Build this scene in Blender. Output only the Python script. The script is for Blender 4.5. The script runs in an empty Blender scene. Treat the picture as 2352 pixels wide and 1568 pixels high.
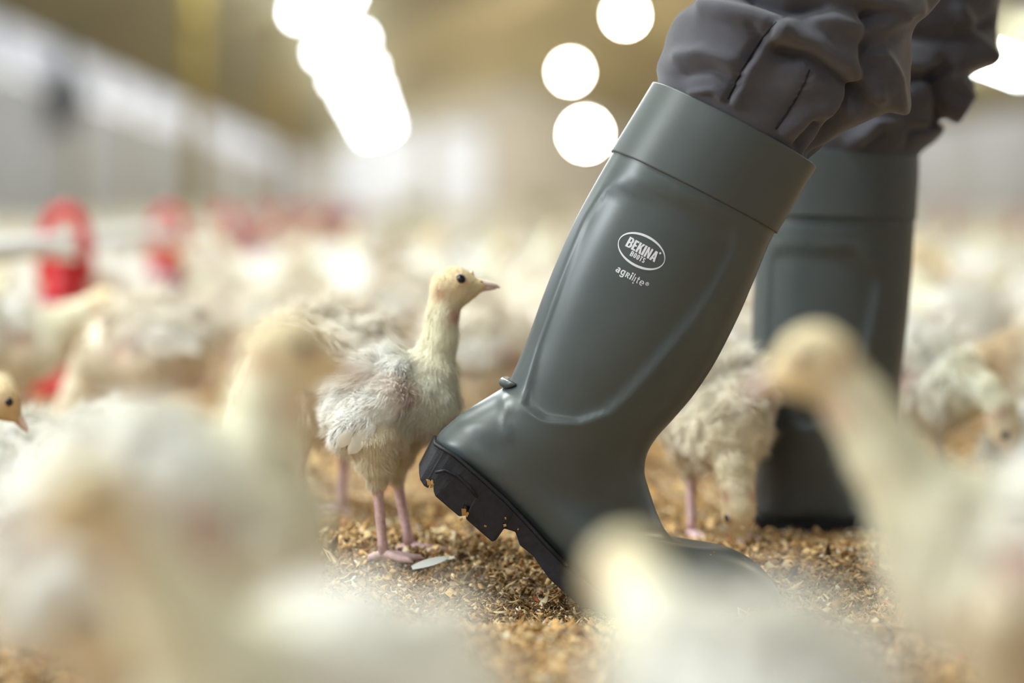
import bpy, math, random
import numpy as np
from mathutils import Vector, Matrix, Quaternion, noise
from mathutils.bvhtree import BVHTree

R = random.Random(11)
RN = np.random.default_rng(11)
scene = bpy.context.scene
COL = scene.collection

# ------------------------------------------------------------------ camera, world, exposure
# the hall runs along +Y; the camera squats at the level of the birds' heads and looks down the hall
FPX, VX, VY, CAMH = 5553.0, 950.0, 480.0, 0.31
def P(px, py, d):
    """world point that the photograph shows at pixel (px, py) when it stands d metres down the hall"""
    return Vector(((px - VX) * d / FPX, d, CAMH - (py - VY) * d / FPX))

cd = bpy.data.cameras.new('camera')
cam = bpy.data.objects.new('camera', cd); COL.objects.link(cam)
cam.location = (0, 0, CAMH); cam.rotation_euler = (math.pi / 2, 0, 0)
cd.sensor_width = 36.0; cd.lens = 85.0
cd.shift_x = (1176 - VX) / 2352.0
cd.shift_y = -(784 - VY) / 2352.0
cd.clip_start = 0.05; cd.clip_end = 300
cd.dof.use_dof = True; cd.dof.focus_distance = 1.97; cd.dof.aperture_fstop = 2.0
scene.camera = cam

world = bpy.data.worlds.new('world'); scene.world = world; world.use_nodes = True
wb = world.node_tree.nodes['Background']
wb.inputs[0].default_value = (0.88, 0.94, 1.0, 1); wb.inputs[1].default_value = 0.35

vs = scene.view_settings
vs.view_transform = 'Standard'; vs.look = 'None'; vs.gamma = 1.0; vs.use_curve_mapping = False
vs.exposure = 0.1
try:
    scene.cycles.use_denoising = True
    scene.cycles.use_adaptive_sampling = True; scene.cycles.adaptive_threshold = 0.03
    scene.cycles.max_bounces = 8; scene.cycles.diffuse_bounces = 4; scene.cycles.glossy_bounces = 3
    scene.cycles.sample_clamp_indirect = 6.0
    scene.cycles.caustics_reflective = False; scene.cycles.caustics_refractive = False
except Exception:
    pass

def area_light(name, loc, sx, sy, power, color, rot=(0, 0, 0)):
    l = bpy.data.lights.new(name, 'AREA'); l.shape = 'RECTANGLE'; l.size = sx; l.size_y = sy
    l.energy = power; l.color = color
    o = bpy.data.objects.new(name, l); o.location = loc; o.rotation_euler = rot; COL.objects.link(o)
    return o
# the lamp rows of the hall go on above and behind the photographer
XL, XR, EAVE, XRIDGE, SLOPE, YFAR, YNEAR = -4.7, 13.5, 2.5, 4.4, 0.36, 105.0, -5.0
TUBE_X, TUBE_Z, TUBE_X2, TUBE_Z2 = -1.38, 3.41, 10.9, 3.31
def point_light(name, loc, power, color, rad=0.12):
    l = bpy.data.lights.new(name, 'POINT'); l.energy = power; l.color = color; l.shadow_soft_size = rad
    o = bpy.data.objects.new(name, l); o.location = loc; COL.objects.link(o); return o
COOL, WARM = (0.86, 0.94, 1.0), (1.0, 0.86, 0.62)
for yy, pw in ((-2.5, 120), (1.7, 290), (4.4, 280), (7.6, 140), (11.0, 120), (15.0, 170), (19.0, 150), (23.2, 150), (27.9, 150)):
    point_light('lamp_row', (TUBE_X, yy, TUBE_Z - 0.2), pw, COOL, .3)
for yy, pw in ((1.0, 315), (6.5, 60), (12.0, 60)):
    point_light('side_fill', (-3.3, yy, 2.3), pw, COOL, .3)  # added fill from the left; no lamp row hangs here
for yy in (-1.0, 5.0, 11.0, 17.0, 23.0, 29.0):
    point_light('lamp_row', (TUBE_X2, yy, TUBE_Z2 - 0.2), 150, COOL, .3)
for yy in (4.0, 14.0, 25.0):
    point_light('bulb_row', (3.5, yy, 3.3), 120, WARM, .2)
for k in range(14):
    point_light('far_hall_light', (TUBE_X, 32.0 + 4.7 * k, TUBE_Z - .3), 120, COOL, .2)  # closer set than the tubes; extra lights added to even out the row
for k in range(10):
    point_light('far_hall_light', (TUBE_X2, 36.6 + 6.6 * k, TUBE_Z2 - .3), 170, COOL, .2)
for x_ in (-1.8, 2.0):
    point_light('far_hall_light', (x_, 99.5, 2.6), 420, COOL, .2)  # added lights that brighten the far wall; no tubes hang at these spots
for x_, y_, z_ in ((3.3, 38, 3.0), (3.5, 54, 3.0), (4.4, 62, 1.9), (3.6, 74, 3.0), (3.6, 84, 3.0), (3.6, 94, 3.0)):
    point_light('bulb_light', (x_, y_, z_), 300, WARM, .2)

# ------------------------------------------------------------------ helpers
def link(o, parent=None):
    COL.objects.link(o)
    if parent: o.parent = parent
    return o
def tag(o, label=None, cat=None, group=None, kind=None):
    if label: o['label'] = label
    if cat: o['category'] = cat
    if group: o['group'] = group
    if kind: o['kind'] = kind
    return o
def empty(name, loc=(0, 0, 0), rz=0.0, scale=1.0):
    o = bpy.data.objects.new(name, None); o.location = loc; o.rotation_euler = (0, 0, rz); o.scale = (scale,) * 3
    o.empty_display_size = 0.05
    return link(o)
def mesh(name, V, F, mats=None, col=None, smooth=True, midx=None):
    """V (n,3); F one array of faces or a list of arrays / lists of faces"""
    V = np.asarray(V, dtype=np.float32)
    groups = F if isinstance(F, list) and len(F) and isinstance(F[0], np.ndarray) and F[0].ndim == 2 else None
    me = bpy.data.meshes.new(name)
    if groups is None and isinstance(F, np.ndarray): groups = [F]
    if groups is None:
        me.from_pydata([tuple(v) for v in V], [], [tuple(int(i) for i in f) for f in F])
    else:
        groups = [g for g in groups if len(g)]
        me.vertices.add(len(V)); me.vertices.foreach_set('co', V.ravel())
        tot = np.concatenate([np.full(len(g), g.shape[1], dtype=np.int32) for g in groups])
        idx = np.concatenate([g.ravel() for g in groups]).astype(np.int32)
        me.loops.add(len(idx)); me.loops.foreach_set('vertex_index', idx)
        me.polygons.add(len(tot))
        start = np.concatenate([[0], np.cumsum(tot)[:-1]]).astype(np.int32)
        me.polygons.foreach_set('loop_start', start); me.polygons.foreach_set('loop_total', tot)
        me.update(calc_edges=True)
    if smooth: me.polygons.foreach_set('use_smooth', np.ones(len(me.polygons), dtype=bool))
    for m in (mats if isinstance(mats, (list, tuple)) else [mats] if mats else []): me.materials.append(m)
    if midx is not None: me.polygons.foreach_set('material_index', np.asarray(midx, dtype=np.int32))
    if col is not None:
        c = np.asarray(col, dtype=np.float32)
        if c.shape[1] == 3: c = np.concatenate([c, np.ones((len(c), 1), np.float32)], 1)
        a = me.color_attributes.new('col', 'FLOAT_COLOR', 'POINT'); a.data.foreach_set('color', c.ravel())
    me.validate(); me.update()
    return me
def obj(name, me, parent=None):
    return link(bpy.data.objects.new(name, me), parent)

class MB:
    """collects boxes, tubes and lofts"""
    def __init__(s): s.v = []; s.f = []; s.m = []
    def add(s, V, F, mi=0):
        n = len(s.v); s.v += [tuple(v) for v in V]; s.f += [tuple(i + n for i in f) for f in F]; s.m += [mi] * len(F)
    def box(s, c, d, rot=None, mi=0):
        V = [Vector((x * d[0] / 2, y * d[1] / 2, z * d[2] / 2)) for x in (-1, 1) for y in (-1, 1) for z in (-1, 1)]
        if rot is not None: V = [rot @ v for v in V]
        V = [v + Vector(c) for v in V]
        s.add(V, [(0, 1, 3, 2), (4, 6, 7, 5), (0, 4, 5, 1), (2, 3, 7, 6), (0, 2, 6, 4), (1, 5, 7, 3)], mi)
    def tube(s, pts, rad, n=10, cap=True, mi=0):
        pts = [Vector(p) for p in pts]
        rad = rad if isinstance(rad, (list, tuple)) else [rad] * len(pts)
        V, F = [], []
        up = None
        for i, p in enumerate(pts):
            t = (pts[min(i + 1, len(pts) - 1)] - pts[max(i - 1, 0)]).normalized()
            if up is None: up = t.orthogonal().normalized()
            up = (up - t * up.dot(t)).normalized(); sd = t.cross(up)
            for k in range(n):
                a = 2 * math.pi * k / n
                V.append(p + (up * math.cos(a) + sd * math.sin(a)) * rad[i])
        for i in range(len(pts) - 1):
            for k in range(n):
                a, b = i * n + k, i * n + (k + 1) % n
                F.append((a, b, b + n, a + n))
        if cap:
            F.append(tuple(range(n - 1, -1, -1))); F.append(tuple((len(pts) - 1) * n + k for k in range(n)))
        s.add(V, F, mi)
    def lathe(s, prof, n=24, c=(0, 0, 0), mi=0):
        V, F = [], []
        for r, z in prof:
            for k in range(n):
                a = 2 * math.pi * k / n
                V.append((c[0] + r * math.cos(a), c[1] + r * math.sin(a), c[2] + z))
        for i in range(len(prof) - 1):
            for k in range(n):
                a, b = i * n + k, i * n + (k + 1) % n
                F.append((a, b, b + n, a + n))
        s.add(V, F, mi)
    def build(s, name, mats, parent=None, smooth=False):
        me = mesh(name, s.v, s.f, mats, smooth=smooth, midx=s.m)
        return obj(name, me, parent)

def mat(name, color, rough=0.6, spec=0.5, attr=False, noise_scale=None, noise_amt=0.15, bump=None, emit=None, sheen=0.0, metal=0.0, sss=0.0, transl=0.0, coat=0.0):
    m = bpy.data.materials.new(name); m.use_nodes = True
    nt = m.node_tree; N = nt.nodes; L = nt.links
    b = N['Principled BSDF']
    b.inputs['Roughness'].default_value = rough; b.inputs['Specular IOR Level'].default_value = spec
    b.inputs['Metallic'].default_value = metal
    b.inputs['Base Color'].default_value = (*color, 1)
    if sheen: b.inputs['Sheen Weight'].default_value = sheen
    if coat: b.inputs['Coat Weight'].default_value = coat; b.inputs['Coat Roughness'].default_value = 0.25
    if sss:
        b.inputs['Subsurface Weight'].default_value = sss; b.inputs['Subsurface Radius'].default_value = (0.01, 0.006, 0.004); b.inputs['Subsurface Scale'].default_value = 1.0
    src = None
    if attr:
        a = N.new('ShaderNodeAttribute'); a.attribute_name = 'col'; src = a.outputs['Color']
    tc = N.new('ShaderNodeTexCoord')
    if noise_scale:
        t = N.new('ShaderNodeTexNoise'); t.inputs['Scale'].default_value = noise_scale; t.inputs['Detail'].default_value = 5
        L.new(tc.outputs['Object'], t.inputs['Vector'])
        mr = N.new('ShaderNodeMapRange'); mr.inputs[1].default_value = 0.3; mr.inputs[2].default_value = 0.7
        mr.inputs[3].default_value = 1 - noise_amt; mr.inputs[4].default_value = 1 + noise_amt
        L.new(t.outputs['Fac'], mr.inputs[0])
        mx = N.new('ShaderNodeMix'); mx.data_type = 'RGBA'; mx.blend_type = 'MULTIPLY'; mx.inputs[0].default_value = 1.0
        if src: L.new(src, mx.inputs[6])
        else: mx.inputs[6].default_value = (*color, 1)
        L.new(mr.outputs[0], mx.inputs[7]); src = mx.outputs[2]
    if src: L.new(src, b.inputs['Base Color'])
    if bump:
        t2 = N.new('ShaderNodeTexNoise'); t2.inputs['Scale'].default_value = bump[0]; t2.inputs['Detail'].default_value = 4
        L.new(tc.outputs['Object'], t2.inputs['Vector'])
        bp = N.new('ShaderNodeBump'); bp.inputs['Strength'].default_value = bump[1]; bp.inputs['Distance'].default_value = bump[2]
        L.new(t2.outputs['Fac'], bp.inputs['Height']); L.new(bp.outputs['Normal'], b.inputs['Normal'])
    if transl:
        tr = N.new('ShaderNodeBsdfTranslucent')
        if src: L.new(src, tr.inputs['Color'])
        else: tr.inputs['Color'].default_value = (*color, 1)
        ms = N.new('ShaderNodeMixShader'); ms.inputs[0].default_value = transl
        L.new(b.outputs[0], ms.inputs[1]); L.new(tr.outputs[0], ms.inputs[2])
        L.new(ms.outputs[0], N['Material Output'].inputs['Surface'])
    if emit:
        b.inputs['Emission Color'].default_value = (*emit[0], 1); b.inputs['Emission Strength'].default_value = emit[1]
    return m

M = {
    'down': mat('down', (0.8, 0.75, 0.62), 0.9, 0.1, attr=True, transl=0.18),
    'skin': mat('bird_skin', (0.8, 0.75, 0.62), 0.85, 0.15, attr=True, noise_scale=55, noise_amt=0.12, bump=(260, 0.5, 0.002)),
    'feather': mat('feather', (0.84, 0.80, 0.70), 0.7, 0.2, attr=True, transl=0.22),
    'beak': mat('beak', (0.76, 0.56, 0.50), 0.42, 0.5, attr=True, sss=0.1),
    'eye': mat('eye', (0.006, 0.007, 0.010), 0.06, 0.6),
    'leg': mat('leg_skin', (0.68, 0.47, 0.49), 0.55, 0.4, noise_scale=220, noise_amt=0.2, bump=(500, 0.5, 0.001)),
    'rubber': mat('boot_rubber', (0.068, 0.084, 0.090), 0.37, 0.55, noise_scale=30, noise_amt=0.06, bump=(1600, 0.05, 0.0002)),
    'cuff': mat('boot_cuff', (0.070, 0.084, 0.090), 0.42, 0.5, bump=(1600, 0.05, 0.0002)),
    'sole': mat('boot_sole', (0.015, 0.016, 0.023), 0.55, 0.4, noise_scale=160, noise_amt=0.3, bump=(500, 0.3, 0.0008)),
    'print': mat('boot_print', (0.78, 0.80, 0.90), 0.5, 0.3),
    'cloth': mat('trouser_cloth', (0.082, 0.082, 0.102), 0.9, 0.15, noise_scale=40, noise_amt=0.12, bump=(1400, 0.25, 0.0006), sheen=0.25),
    'thread': mat('seam_thread', (0.03, 0.028, 0.03), 0.9, 0.1),
    'floor': mat('litter_bed', (0.40, 0.285, 0.175), 0.95, 0.1, noise_scale=60, noise_amt=0.45, bump=(220, 0.8, 0.004)),
    'chips': mat('litter_chips', (0.6, 0.42, 0.22), 0.85, 0.2, attr=True),
    'ceiling': mat('roof_lining', (0.30, 0.265, 0.14), 0.8, 0.2, noise_scale=0.6, noise_amt=0.1),
    'wall': mat('side_wall', (0.40, 0.41, 0.43), 0.7, 0.3, noise_scale=0.8, noise_amt=0.12),
    'farwall': mat('gable_wall', (0.66, 0.60, 0.50), 0.7, 0.3, noise_scale=0.4, noise_amt=0.1),
    'door': mat('gable_door', (0.85, 0.87, 0.93), 0.5, 0.4),
    'curtain': mat('light_curtain', (0.20, 0.21, 0.25), 0.5, 0.3, noise_scale=0.5, noise_amt=0.1, emit=((0.80, 0.84, 1.0), 0.15)),
    'dark': mat('dark_metal', (0.06, 0.06, 0.065), 0.5, 0.5),
    'red': mat('red_plastic', (0.55, 0.012, 0.02), 0.4, 0.5),
    'darkred': mat('dark_red_plastic', (0.30, 0.008, 0.015), 0.45, 0.5),
    'pipe': mat('galvanised_pipe', (0.80, 0.81, 0.84), 0.4, 0.5),
    'collar': mat('grey_plastic', (0.42, 0.42, 0.50), 0.5, 0.5),
    'yellow': mat('yellow_pipe', (0.36, 0.26, 0.05), 0.55, 0.4),
    'paleyellow': mat('pale_post', (0.60, 0.55, 0.36), 0.7, 0.3),
    'lime': mat('lime_plastic', (0.55, 0.62, 0.16), 0.6, 0.3),
    'tube': mat('tube_glow', (0.9, 0.95, 1.0), 0.5, 0.3, emit=((0.92, 0.98, 1.0), 60)),
    'bulb': mat('bulb_glow', (1.0, 0.95, 0.85), 0.5, 0.3, emit=((1.0, 0.93, 0.78), 150)),
    'white': mat('white_enamel', (0.75, 0.76, 0.76), 0.4, 0.5),
}

def surface_nets(F, lo, h):
    nx, ny, nz = F.shape
    offs = [(0, 0, 0), (1, 0, 0), (0, 1, 0), (1, 1, 0), (0, 0, 1), (1, 0, 1), (0, 1, 1), (1, 1, 1)]
    sl = lambda o: F[o[0]:nx - 1 + o[0], o[1]:ny - 1 + o[1], o[2]:nz - 1 + o[2]]
    C = [sl(o) for o in offs]; ins = [c < 0 for c in C]
    cnt = sum(i.astype(np.int8) for i in ins); act = (cnt > 0) & (cnt < 8)
    ids = np.full(act.shape, -1, dtype=np.int64); ai = np.argwhere(act); ids[act] = np.arange(len(ai))
    acc = np.zeros((len(ai), 3)); n = np.zeros(len(ai))
    Ca = [c[act] for c in C]
    for a in range(8):
        for b in range(a + 1, 8):
            oa, ob = np.array(offs[a]), np.array(offs[b])
            if np.abs(oa - ob).sum() != 1: continue
            fa, fb = Ca[a], Ca[b]; x = (fa < 0) != (fb < 0)
            t = np.where(x, fa / np.where(x, fa - fb, 1), 0)
            acc += np.where(x[:, None], oa + t[:, None] * (ob - oa), 0); n += x
    V = np.asarray(lo) + h * (ai + acc / n[:, None])
    Q = []
    S = F < 0
    for ax in range(3):
        u, v = (ax + 1) % 3, (ax + 2) % 3
        A = np.moveaxis(S, (ax, u, v), (0, 1, 2)); I = np.moveaxis(ids, (ax, u, v), (0, 1, 2))
        ch = (A[:-1] != A[1:])[:, 1:-1, 1:-1]; inn = A[:-1][:, 1:-1, 1:-1]
        w = np.argwhere(ch)
        if not len(w): continue
        i, j, k = w[:, 0], w[:, 1] + 1, w[:, 2] + 1
        q = np.stack([I[i, j - 1, k - 1], I[i, j, k - 1], I[i, j, k], I[i, j - 1, k]], 1)
        fl = ~inn[ch]
        q[fl] = q[fl][:, ::-1]
        Q.append(q)
    return V, np.concatenate(Q)

def vnormals(V, Q):
    n = np.cross(V[Q[:, 2]] - V[Q[:, 0]], V[Q[:, 3]] - V[Q[:, 1]])
    N = np.zeros_like(V)
    for k in range(4): np.add.at(N, Q[:, k], n)
    return N / np.maximum(np.linalg.norm(N, axis=1, keepdims=True), 1e-12)

# ------------------------------------------------------------------ floor with relief
BUMPS = [(-0.03, 2.13, 0.20, 0.10, 0.019), (0.20, 1.93, 0.22, 0.12, -0.029), (0.45, 2.12, 0.2, 0.06, 0.006)]
def fz(x, y):
    z = 0.0
    for bx, by, sx, sy, a in BUMPS:
        z += a * math.exp(-((x - bx) / sx) ** 2 - ((y - by) / sy) ** 2)
    z += 0.004 * noise.noise((x * 9, y * 9, 0.3)) + 0.003 * noise.noise((x * 28, y * 28, 5.3))
    return z
def build_floor():
    xs = np.linspace(-1.4, 1.9, 240); ys = np.concatenate([np.linspace(0.35, 1.5, 60), np.linspace(1.515, 2.7, 110), np.linspace(2.73, 5.0, 60)])
    V = []
    for y in ys:
        edge_y = min(1, max(0, min(y - 0.35, 5.0 - y) / 0.3))
        for x in xs:
            edge = edge_y * min(1, max(0, min(x + 1.4, 1.9 - x) / 0.3))
            V.append((x, y, edge * fz(x, y)))
    n = len(xs); F = []
    for j in range(len(ys) - 1):
        for i in range(n - 1):
            a = j * n + i; F.append((a, a + 1, a + n + 1, a + n))
    b = len(V)
    V += [(XL - .3, YNEAR, 0), (XR + .3, YNEAR, 0), (XR + .3, 0.35, 0), (XL - .3, 0.35, 0), (XL - .3, 5.0, 0), (XR + .3, 5.0, 0), (XR + .3, YFAR, 0), (XL - .3, YFAR, 0),
          (-1.4, 0.35, 0), (1.9, 0.35, 0), (-1.4, 5.0, 0), (1.9, 5.0, 0)]
    F += [(b, b + 1, b + 2, b + 3), (b + 4, b + 5, b + 6, b + 7), (b + 3, b + 8, b + 10, b + 4), (b + 9, b + 2, b + 5, b + 11)]
    o = obj('floor', mesh('floor', V, F, M['floor'])); tag(o, kind='structure')
    return o
floor = build_floor()

# ------------------------------------------------------------------ the hall
def struct(name, me): return tag(obj(name, me), kind='structure')
def roof_z(x): return EAVE + (x - XL) * SLOPE if x < XRIDGE else EAVE + (XRIDGE - XL) * SLOPE - (x - XRIDGE) * ((XRIDGE - XL) / (XR - XRIDGE)) * SLOPE
def slab(name, pts, th, m):
    a, b, c, d = [Vector(p) for p in pts]; n = (b - a).cross(d - a).normalized() * th
    V = [a, b, c, d, a + n, b + n, c + n, d + n]
    return mesh(name, V, [(3, 2, 1, 0), (4, 5, 6, 7), (0, 1, 5, 4), (1, 2, 6, 5), (2, 3, 7, 6), (3, 0, 4, 7)], m, smooth=False)
zr = roof_z(XRIDGE)
struct('ceiling', slab('ceiling', [(XL - .3, YNEAR, EAVE - .108), (XRIDGE, YNEAR, zr), (XRIDGE, YFAR, zr), (XL - .3, YFAR, EAVE - .108)], 0.1, M['ceiling']))
struct('ceiling', slab('ceiling', [(XRIDGE, YNEAR, zr), (XR + .3, YNEAR, EAVE - .108), (XR + .3, YFAR, EAVE - .108), (XRIDGE, YFAR, zr)], 0.1, M['ceiling']))
mb = MB(); mb.box((XL - .1, (YNEAR + YFAR) / 2, 0.95), (.2, YFAR - YNEAR, 1.9)); tag(mb.build('wall_left', M['wall']), kind='structure')
mb = MB(); mb.box((XR + .1, (YNEAR + YFAR) / 2, EAVE / 2), (.2, YFAR - YNEAR, EAVE)); tag(mb.build('wall_right', M['wall']), kind='structure')
me = mesh('wall_far', [(XL, YFAR, 0), (XR, YFAR, 0), (XR, YFAR, EAVE), (XRIDGE, YFAR, zr), (XL, YFAR, EAVE),
                       (XL, YFAR + .2, 0), (XR, YFAR + .2, 0), (XR, YFAR + .2, EAVE), (XRIDGE, YFAR + .2, zr), (XL, YFAR + .2, EAVE)],
          [(0, 1, 2, 3, 4), (9, 8, 7, 6, 5), (0, 5, 6, 1), (1, 6, 7, 2), (2, 7, 8, 3), (3, 8, 9, 4), (4, 9, 5, 0)], M['farwall'], smooth=False)
struct('wall_far', me)
# daylight curtain between wall and eave, in bays parted by posts
w = tag(empty('window_left', (0, 0, 0)), kind='structure'); w.name = 'window_1'
mb = MB(); mb.box((XL - .06, (YNEAR + YFAR) / 2, 2.2), (.05, YFAR - YNEAR, .6)); mb.build('curtain', M['curtain'], w)
for k in range(22):
    mb = MB(); mb.box((XL - .01, YNEAR + 2.5 + k * 5.0, 2.2), (.06, .09, .6)); mb.build('mullion', M['wall'], w)
mb = MB(); mb.box((XL + .02, (YNEAR + YFAR) / 2, 1.88), (.10, YFAR - YNEAR, .06)); tag(mb.build('trim_1', M['white']), kind='structure')
for n_, (x0, x1) in enumerate(((-3.4, 0.25), (0.95, 3.1)), 1):
    d_ = tag(empty('door_%d' % n_, ((x0 + x1) / 2, YFAR - .05, 0)), kind='structure')
    hw = (x1 - x0) / 2
    for s in (-1, 1):
        mb = MB(); mb.box((s * hw / 2, 0, 1.9), (hw - .06, .08, 3.8)); mb.build('door_leaf', M['door'], d_)
        mb = MB(); mb.box((s * .15, -.07, 1.3), (.05, .06, .3)); mb.build('door_handle', M['dark'], d_)
    mb = MB(); mb.box((0, .01, 3.9), (2 * hw + .2, .1, .15)); mb.box((-hw - .06, .01, 1.95), (.1, .1, 3.9)); mb.box((hw + .06, .01, 1.95), (.1, .1, 3.9)); mb.build('door_frame', M['wall'], d_)
for k, yy in enumerate((33, 40, 47, 54, 61, 68, 75)):
    mb = MB(); mb.box((XL + .1, yy, .95), (.12, .16, 1.9)); tag(mb.build('trim_%d' % (k + 2), M['paleyellow']), kind='structure')

# lamps
def tube_lamp(x, y, z, tilt, label):
    t = empty('tube_lamp', (x, y, z)); t.rotation_euler = (0, tilt, 0)
    side = 'left' if x < 0 else 'right'
    tag(t, label, 'ceiling light', 'tube lights under the %s roof slope' % side)
    if not hasattr(tube_lamp, 'm'):
        b = MB(); b.box((0, 0, .09), (.95, .16, .06)); b.box((-.45, 0, .03), (.04, .12, .08)); b.box((.45, 0, .03), (.04, .12, .08))
        for sx in (-.4, .4): b.tube([(sx, 0, .1), (sx, 0, .26)], .008, 6)
        o1 = b.build('housing', M['white'], t)
        b = MB(); b.tube([(-.43, 0, 0), (.43, 0, 0)], .055, 10); o2 = b.build('tube', M['tube'], t, True)
        tube_lamp.m = (o1.data, o2.data)
    else:
        obj('housing', tube_lamp.m[0], t); obj('tube', tube_lamp.m[1], t)
for k in range(7):
    tube_lamp(TUBE_X, 36.6 + 9.4 * k, TUBE_Z, -math.atan(SLOPE), ('nearest white tube light, topmost of the left row', 'second white tube light from the top in the left row', 'third white tube light from the top in the left row', 'fourth white tube light from the top in the left row', 'fifth white tube light from the top in the left row', 'last but one white tube light in the left row', 'farthest and lowest white tube light of the left row')[k])
tube_lamp(TUBE_X2 + .15, 45.5, TUBE_Z2 - .25, math.atan(SLOPE), 'lone white tube light at the right edge beside the trousers')
def bulb_lamp(x, y, z, r, label):
    t = tag(empty('bulb_lamp', (x, y, z)), label, 'ceiling light')
    b = MB(); b.lathe([(0.0, -r)] + [(r * math.sin(a), -r * math.cos(a)) for a in np.linspace(.2, 2.6, 10)] + [(r * .4, r * 1.05)], 20); b.build('bulb', M['bulb'], t, True)
    b = MB(); b.lathe([(0.0, r * 1.7), (r * .42, r * 1.7), (r * .45, r * .95), (0.0, r * .95)], 16); b.build('socket', M['white'], t, True)
    b = MB(); b.tube([(0, 0, r * 1.6), (0, 0, roof_z(x) - z)], .012, 6); b.build('cord', M['dark'], t)
bulb_lamp((1437 - VX) * 38 / FPX, 38, CAMH + 445 * 38 / FPX, .09, 'warm round lamp nearest the top of the picture beside the trousers')
bulb_lamp((1310 - VX) * 54 / FPX, 54, CAMH + 315 * 54 / FPX, .11, 'warm round lamp hanging midway between the two others')
bulb_lamp((1345 - VX) * 62 / FPX, 62, CAMH + 172 * 62 / FPX, .22, 'largest and lowest round white lamp, close to the boot cuff')

# hanging yellow feed drop pipes
def drop_pipe(x, y, r, z0, label):
    t = tag(empty('feed_drop_pipe', (x, y, z0)), label, 'pipe')
    b = MB(); b.tube([(0, 0, 0), (0, 0, roof_z(x) - z0)], r, 14); b.build('pipe', M['yellow'], t, True)
    b = MB(); b.lathe([(r, 1.9), (r * 1.25, 1.9), (r * 1.25, 2.15), (r, 2.15)], 14); b.build('coupling', M['yellow'], t, True)
    b = MB(); b.lathe([(r * .7, -.12), (r * 1.6, -.1), (r * 1.5, .05), (r, .12)], 14); b.build('outlet', M['paleyellow'], t, True)
drop_pipe((450 - VX) * 24 / FPX, 24, .075, .2, 'yellow vertical feed pipe hanging from the roof, nearer and brighter one')
drop_pipe((648 - VX) * 40 / FPX, 40, .08, .2, 'yellow vertical feed pipe farther back, just left of the tube lights')
# dark winch box on the left wall
t = tag(empty('wall_fan', (XL + .1, 31.5, 1.85)), 'dark ventilation fan on the left wall beneath the light strip', 'fan')
b = MB(); b.box((0.1, 0, -.1), (.3, .7, .75)); b.build('housing', M['dark'], t)
b = MB(); b.tube([(.26, 0, -.1), (.32, 0, -.1)], .27, 20); b.build('rim', M['collar'], t)
b = MB(); b.tube([(.3, 0, -.1), (.36, 0, -.1)], .07, 12); b.build('hub', M['paleyellow'], t)
for k in range(4):
    b = MB(); b.box((.335, .15 * math.cos(k * math.pi / 2 + .4), -.1 + .15 * math.sin(k * math.pi / 2 + .4)), (.012, .16, .09), Matrix.Rotation(k * math.pi / 2 + .4, 3, 'X')); b.build('blade', M['dark'], t)
b = MB(); b.box((.1, 0, .45), (.08, .08, .4)); b.build('bracket', M['dark'], t)
for xx, yy, lb in ((0.0, 40, 'pale lime tub far down the middle of the hall'), (2.65, 50, 'lime tub far down the hall beside the boot shaft')):
    t = tag(empty('tub', (xx, yy, 0)), lb, 'tub')
    b = MB(); b.lathe([(0, 0), (.2, 0), (.26, .42), (.29, .42), (.29, .45), (.24, .45), (.19, .04), (0, .04)], 20); b.build('body', M['lime'], t, True)
    b = MB(); b.tube([(-.27, 0, .42), (-.18, 0, .58), (.18, 0, .58), (.27, 0, .42)], .012, 6); b.build('handle', M['pipe'], t, True)

# feeder lines
def feeder_line(x, y0, step, n, z_pipe, pipe_r, side):
    b = MB(); b.tube([(0, 0.9 if x > 1 else 1.2, 0), (0, 95, 0)], pipe_r, 14); o = b.build('feed_pipe', M['pipe'], None, True); o.location = (x, 0, z_pipe)
    tag(o, 'long pale feed pipe running down the hall on the %s' % side, 'pipe')
    for k in range(n):
        y = y0 + step * k
        lab = 'small red hanging feeder in the blurred row %s' % ('behind the flock left of centre' if side == 'left' else 'at the right edge behind the boots')
        grp = 'red feeders of the %s line' % side
        if side == 'left' and k == 0: lab, grp = 'largest red feeder with grey collar, on the pipe at far left', None
        if side == 'left' and k == 1: lab, grp = 'second largest red feeder, next after the one with the grey collar', None
        if side == 'left' and k == 2: lab, grp = 'third red feeder along the left pipe', None
        t = tag(empty('feeder', (x, y, 0)), lab, 'feeder', grp)
        if not hasattr(feeder_line, 'm'):
            ms = []
            zp = z_pipe; b = MB()
            pts = [(-.036, 0, zp - .06), (-.034, 0, zp)] + [(-.032 * math.cos(a), 0, zp + .056 * math.sin(a)) for a in np.linspace(0.25, math.pi - .25, 9)] + [(.034, 0, zp), (.036, 0, zp - .06)]
            b.tube(pts, .013, 8); ms.append(('hanger', b.build('hanger', M['red'], t, True)))
            b = MB(); b.lathe([(.0, zp - .024), (.030, zp - .026), (.036, zp - .05), (.042, zp - .08), (.046, zp - .098), (.042, zp - .1), (0, zp - .09)], 20); ms.append(('cone', b.build('cone', M['red'], t, True)))
            b = MB(); b.lathe([(.040, zp - .096), (.058, zp - .102), (.062, zp - .112), (.058, zp - .122), (.034, zp - .118)], 20); ms.append(('collar', b.build('collar', M['collar'], t, True)))
            b = MB(); b.lathe([(.032, zp - .116), (.036, .06), (.044, .03), (.048, .004), (0, .004)], 20); ms.append(('column', b.build('column', M['darkred'], t, True)))
            b = MB(); b.lathe([(.044, .045), (.055, .03), (.058, .0), (0, 0)], 20); ms.append(('base_pan', b.build('base_pan', M['red'], t, True)))
            feeder_line.m = [(n_, o_.data) for n_, o_ in ms]
        else:
            for n_, d_ in feeder_line.m: obj(n_, d_, t)
feeder_line(-.575, 3.99, 1.68, 14, .252, .018, 'left')
feeder_line(3.2, 10.9, 1.75, 9, .252, .018, 'right')

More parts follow.
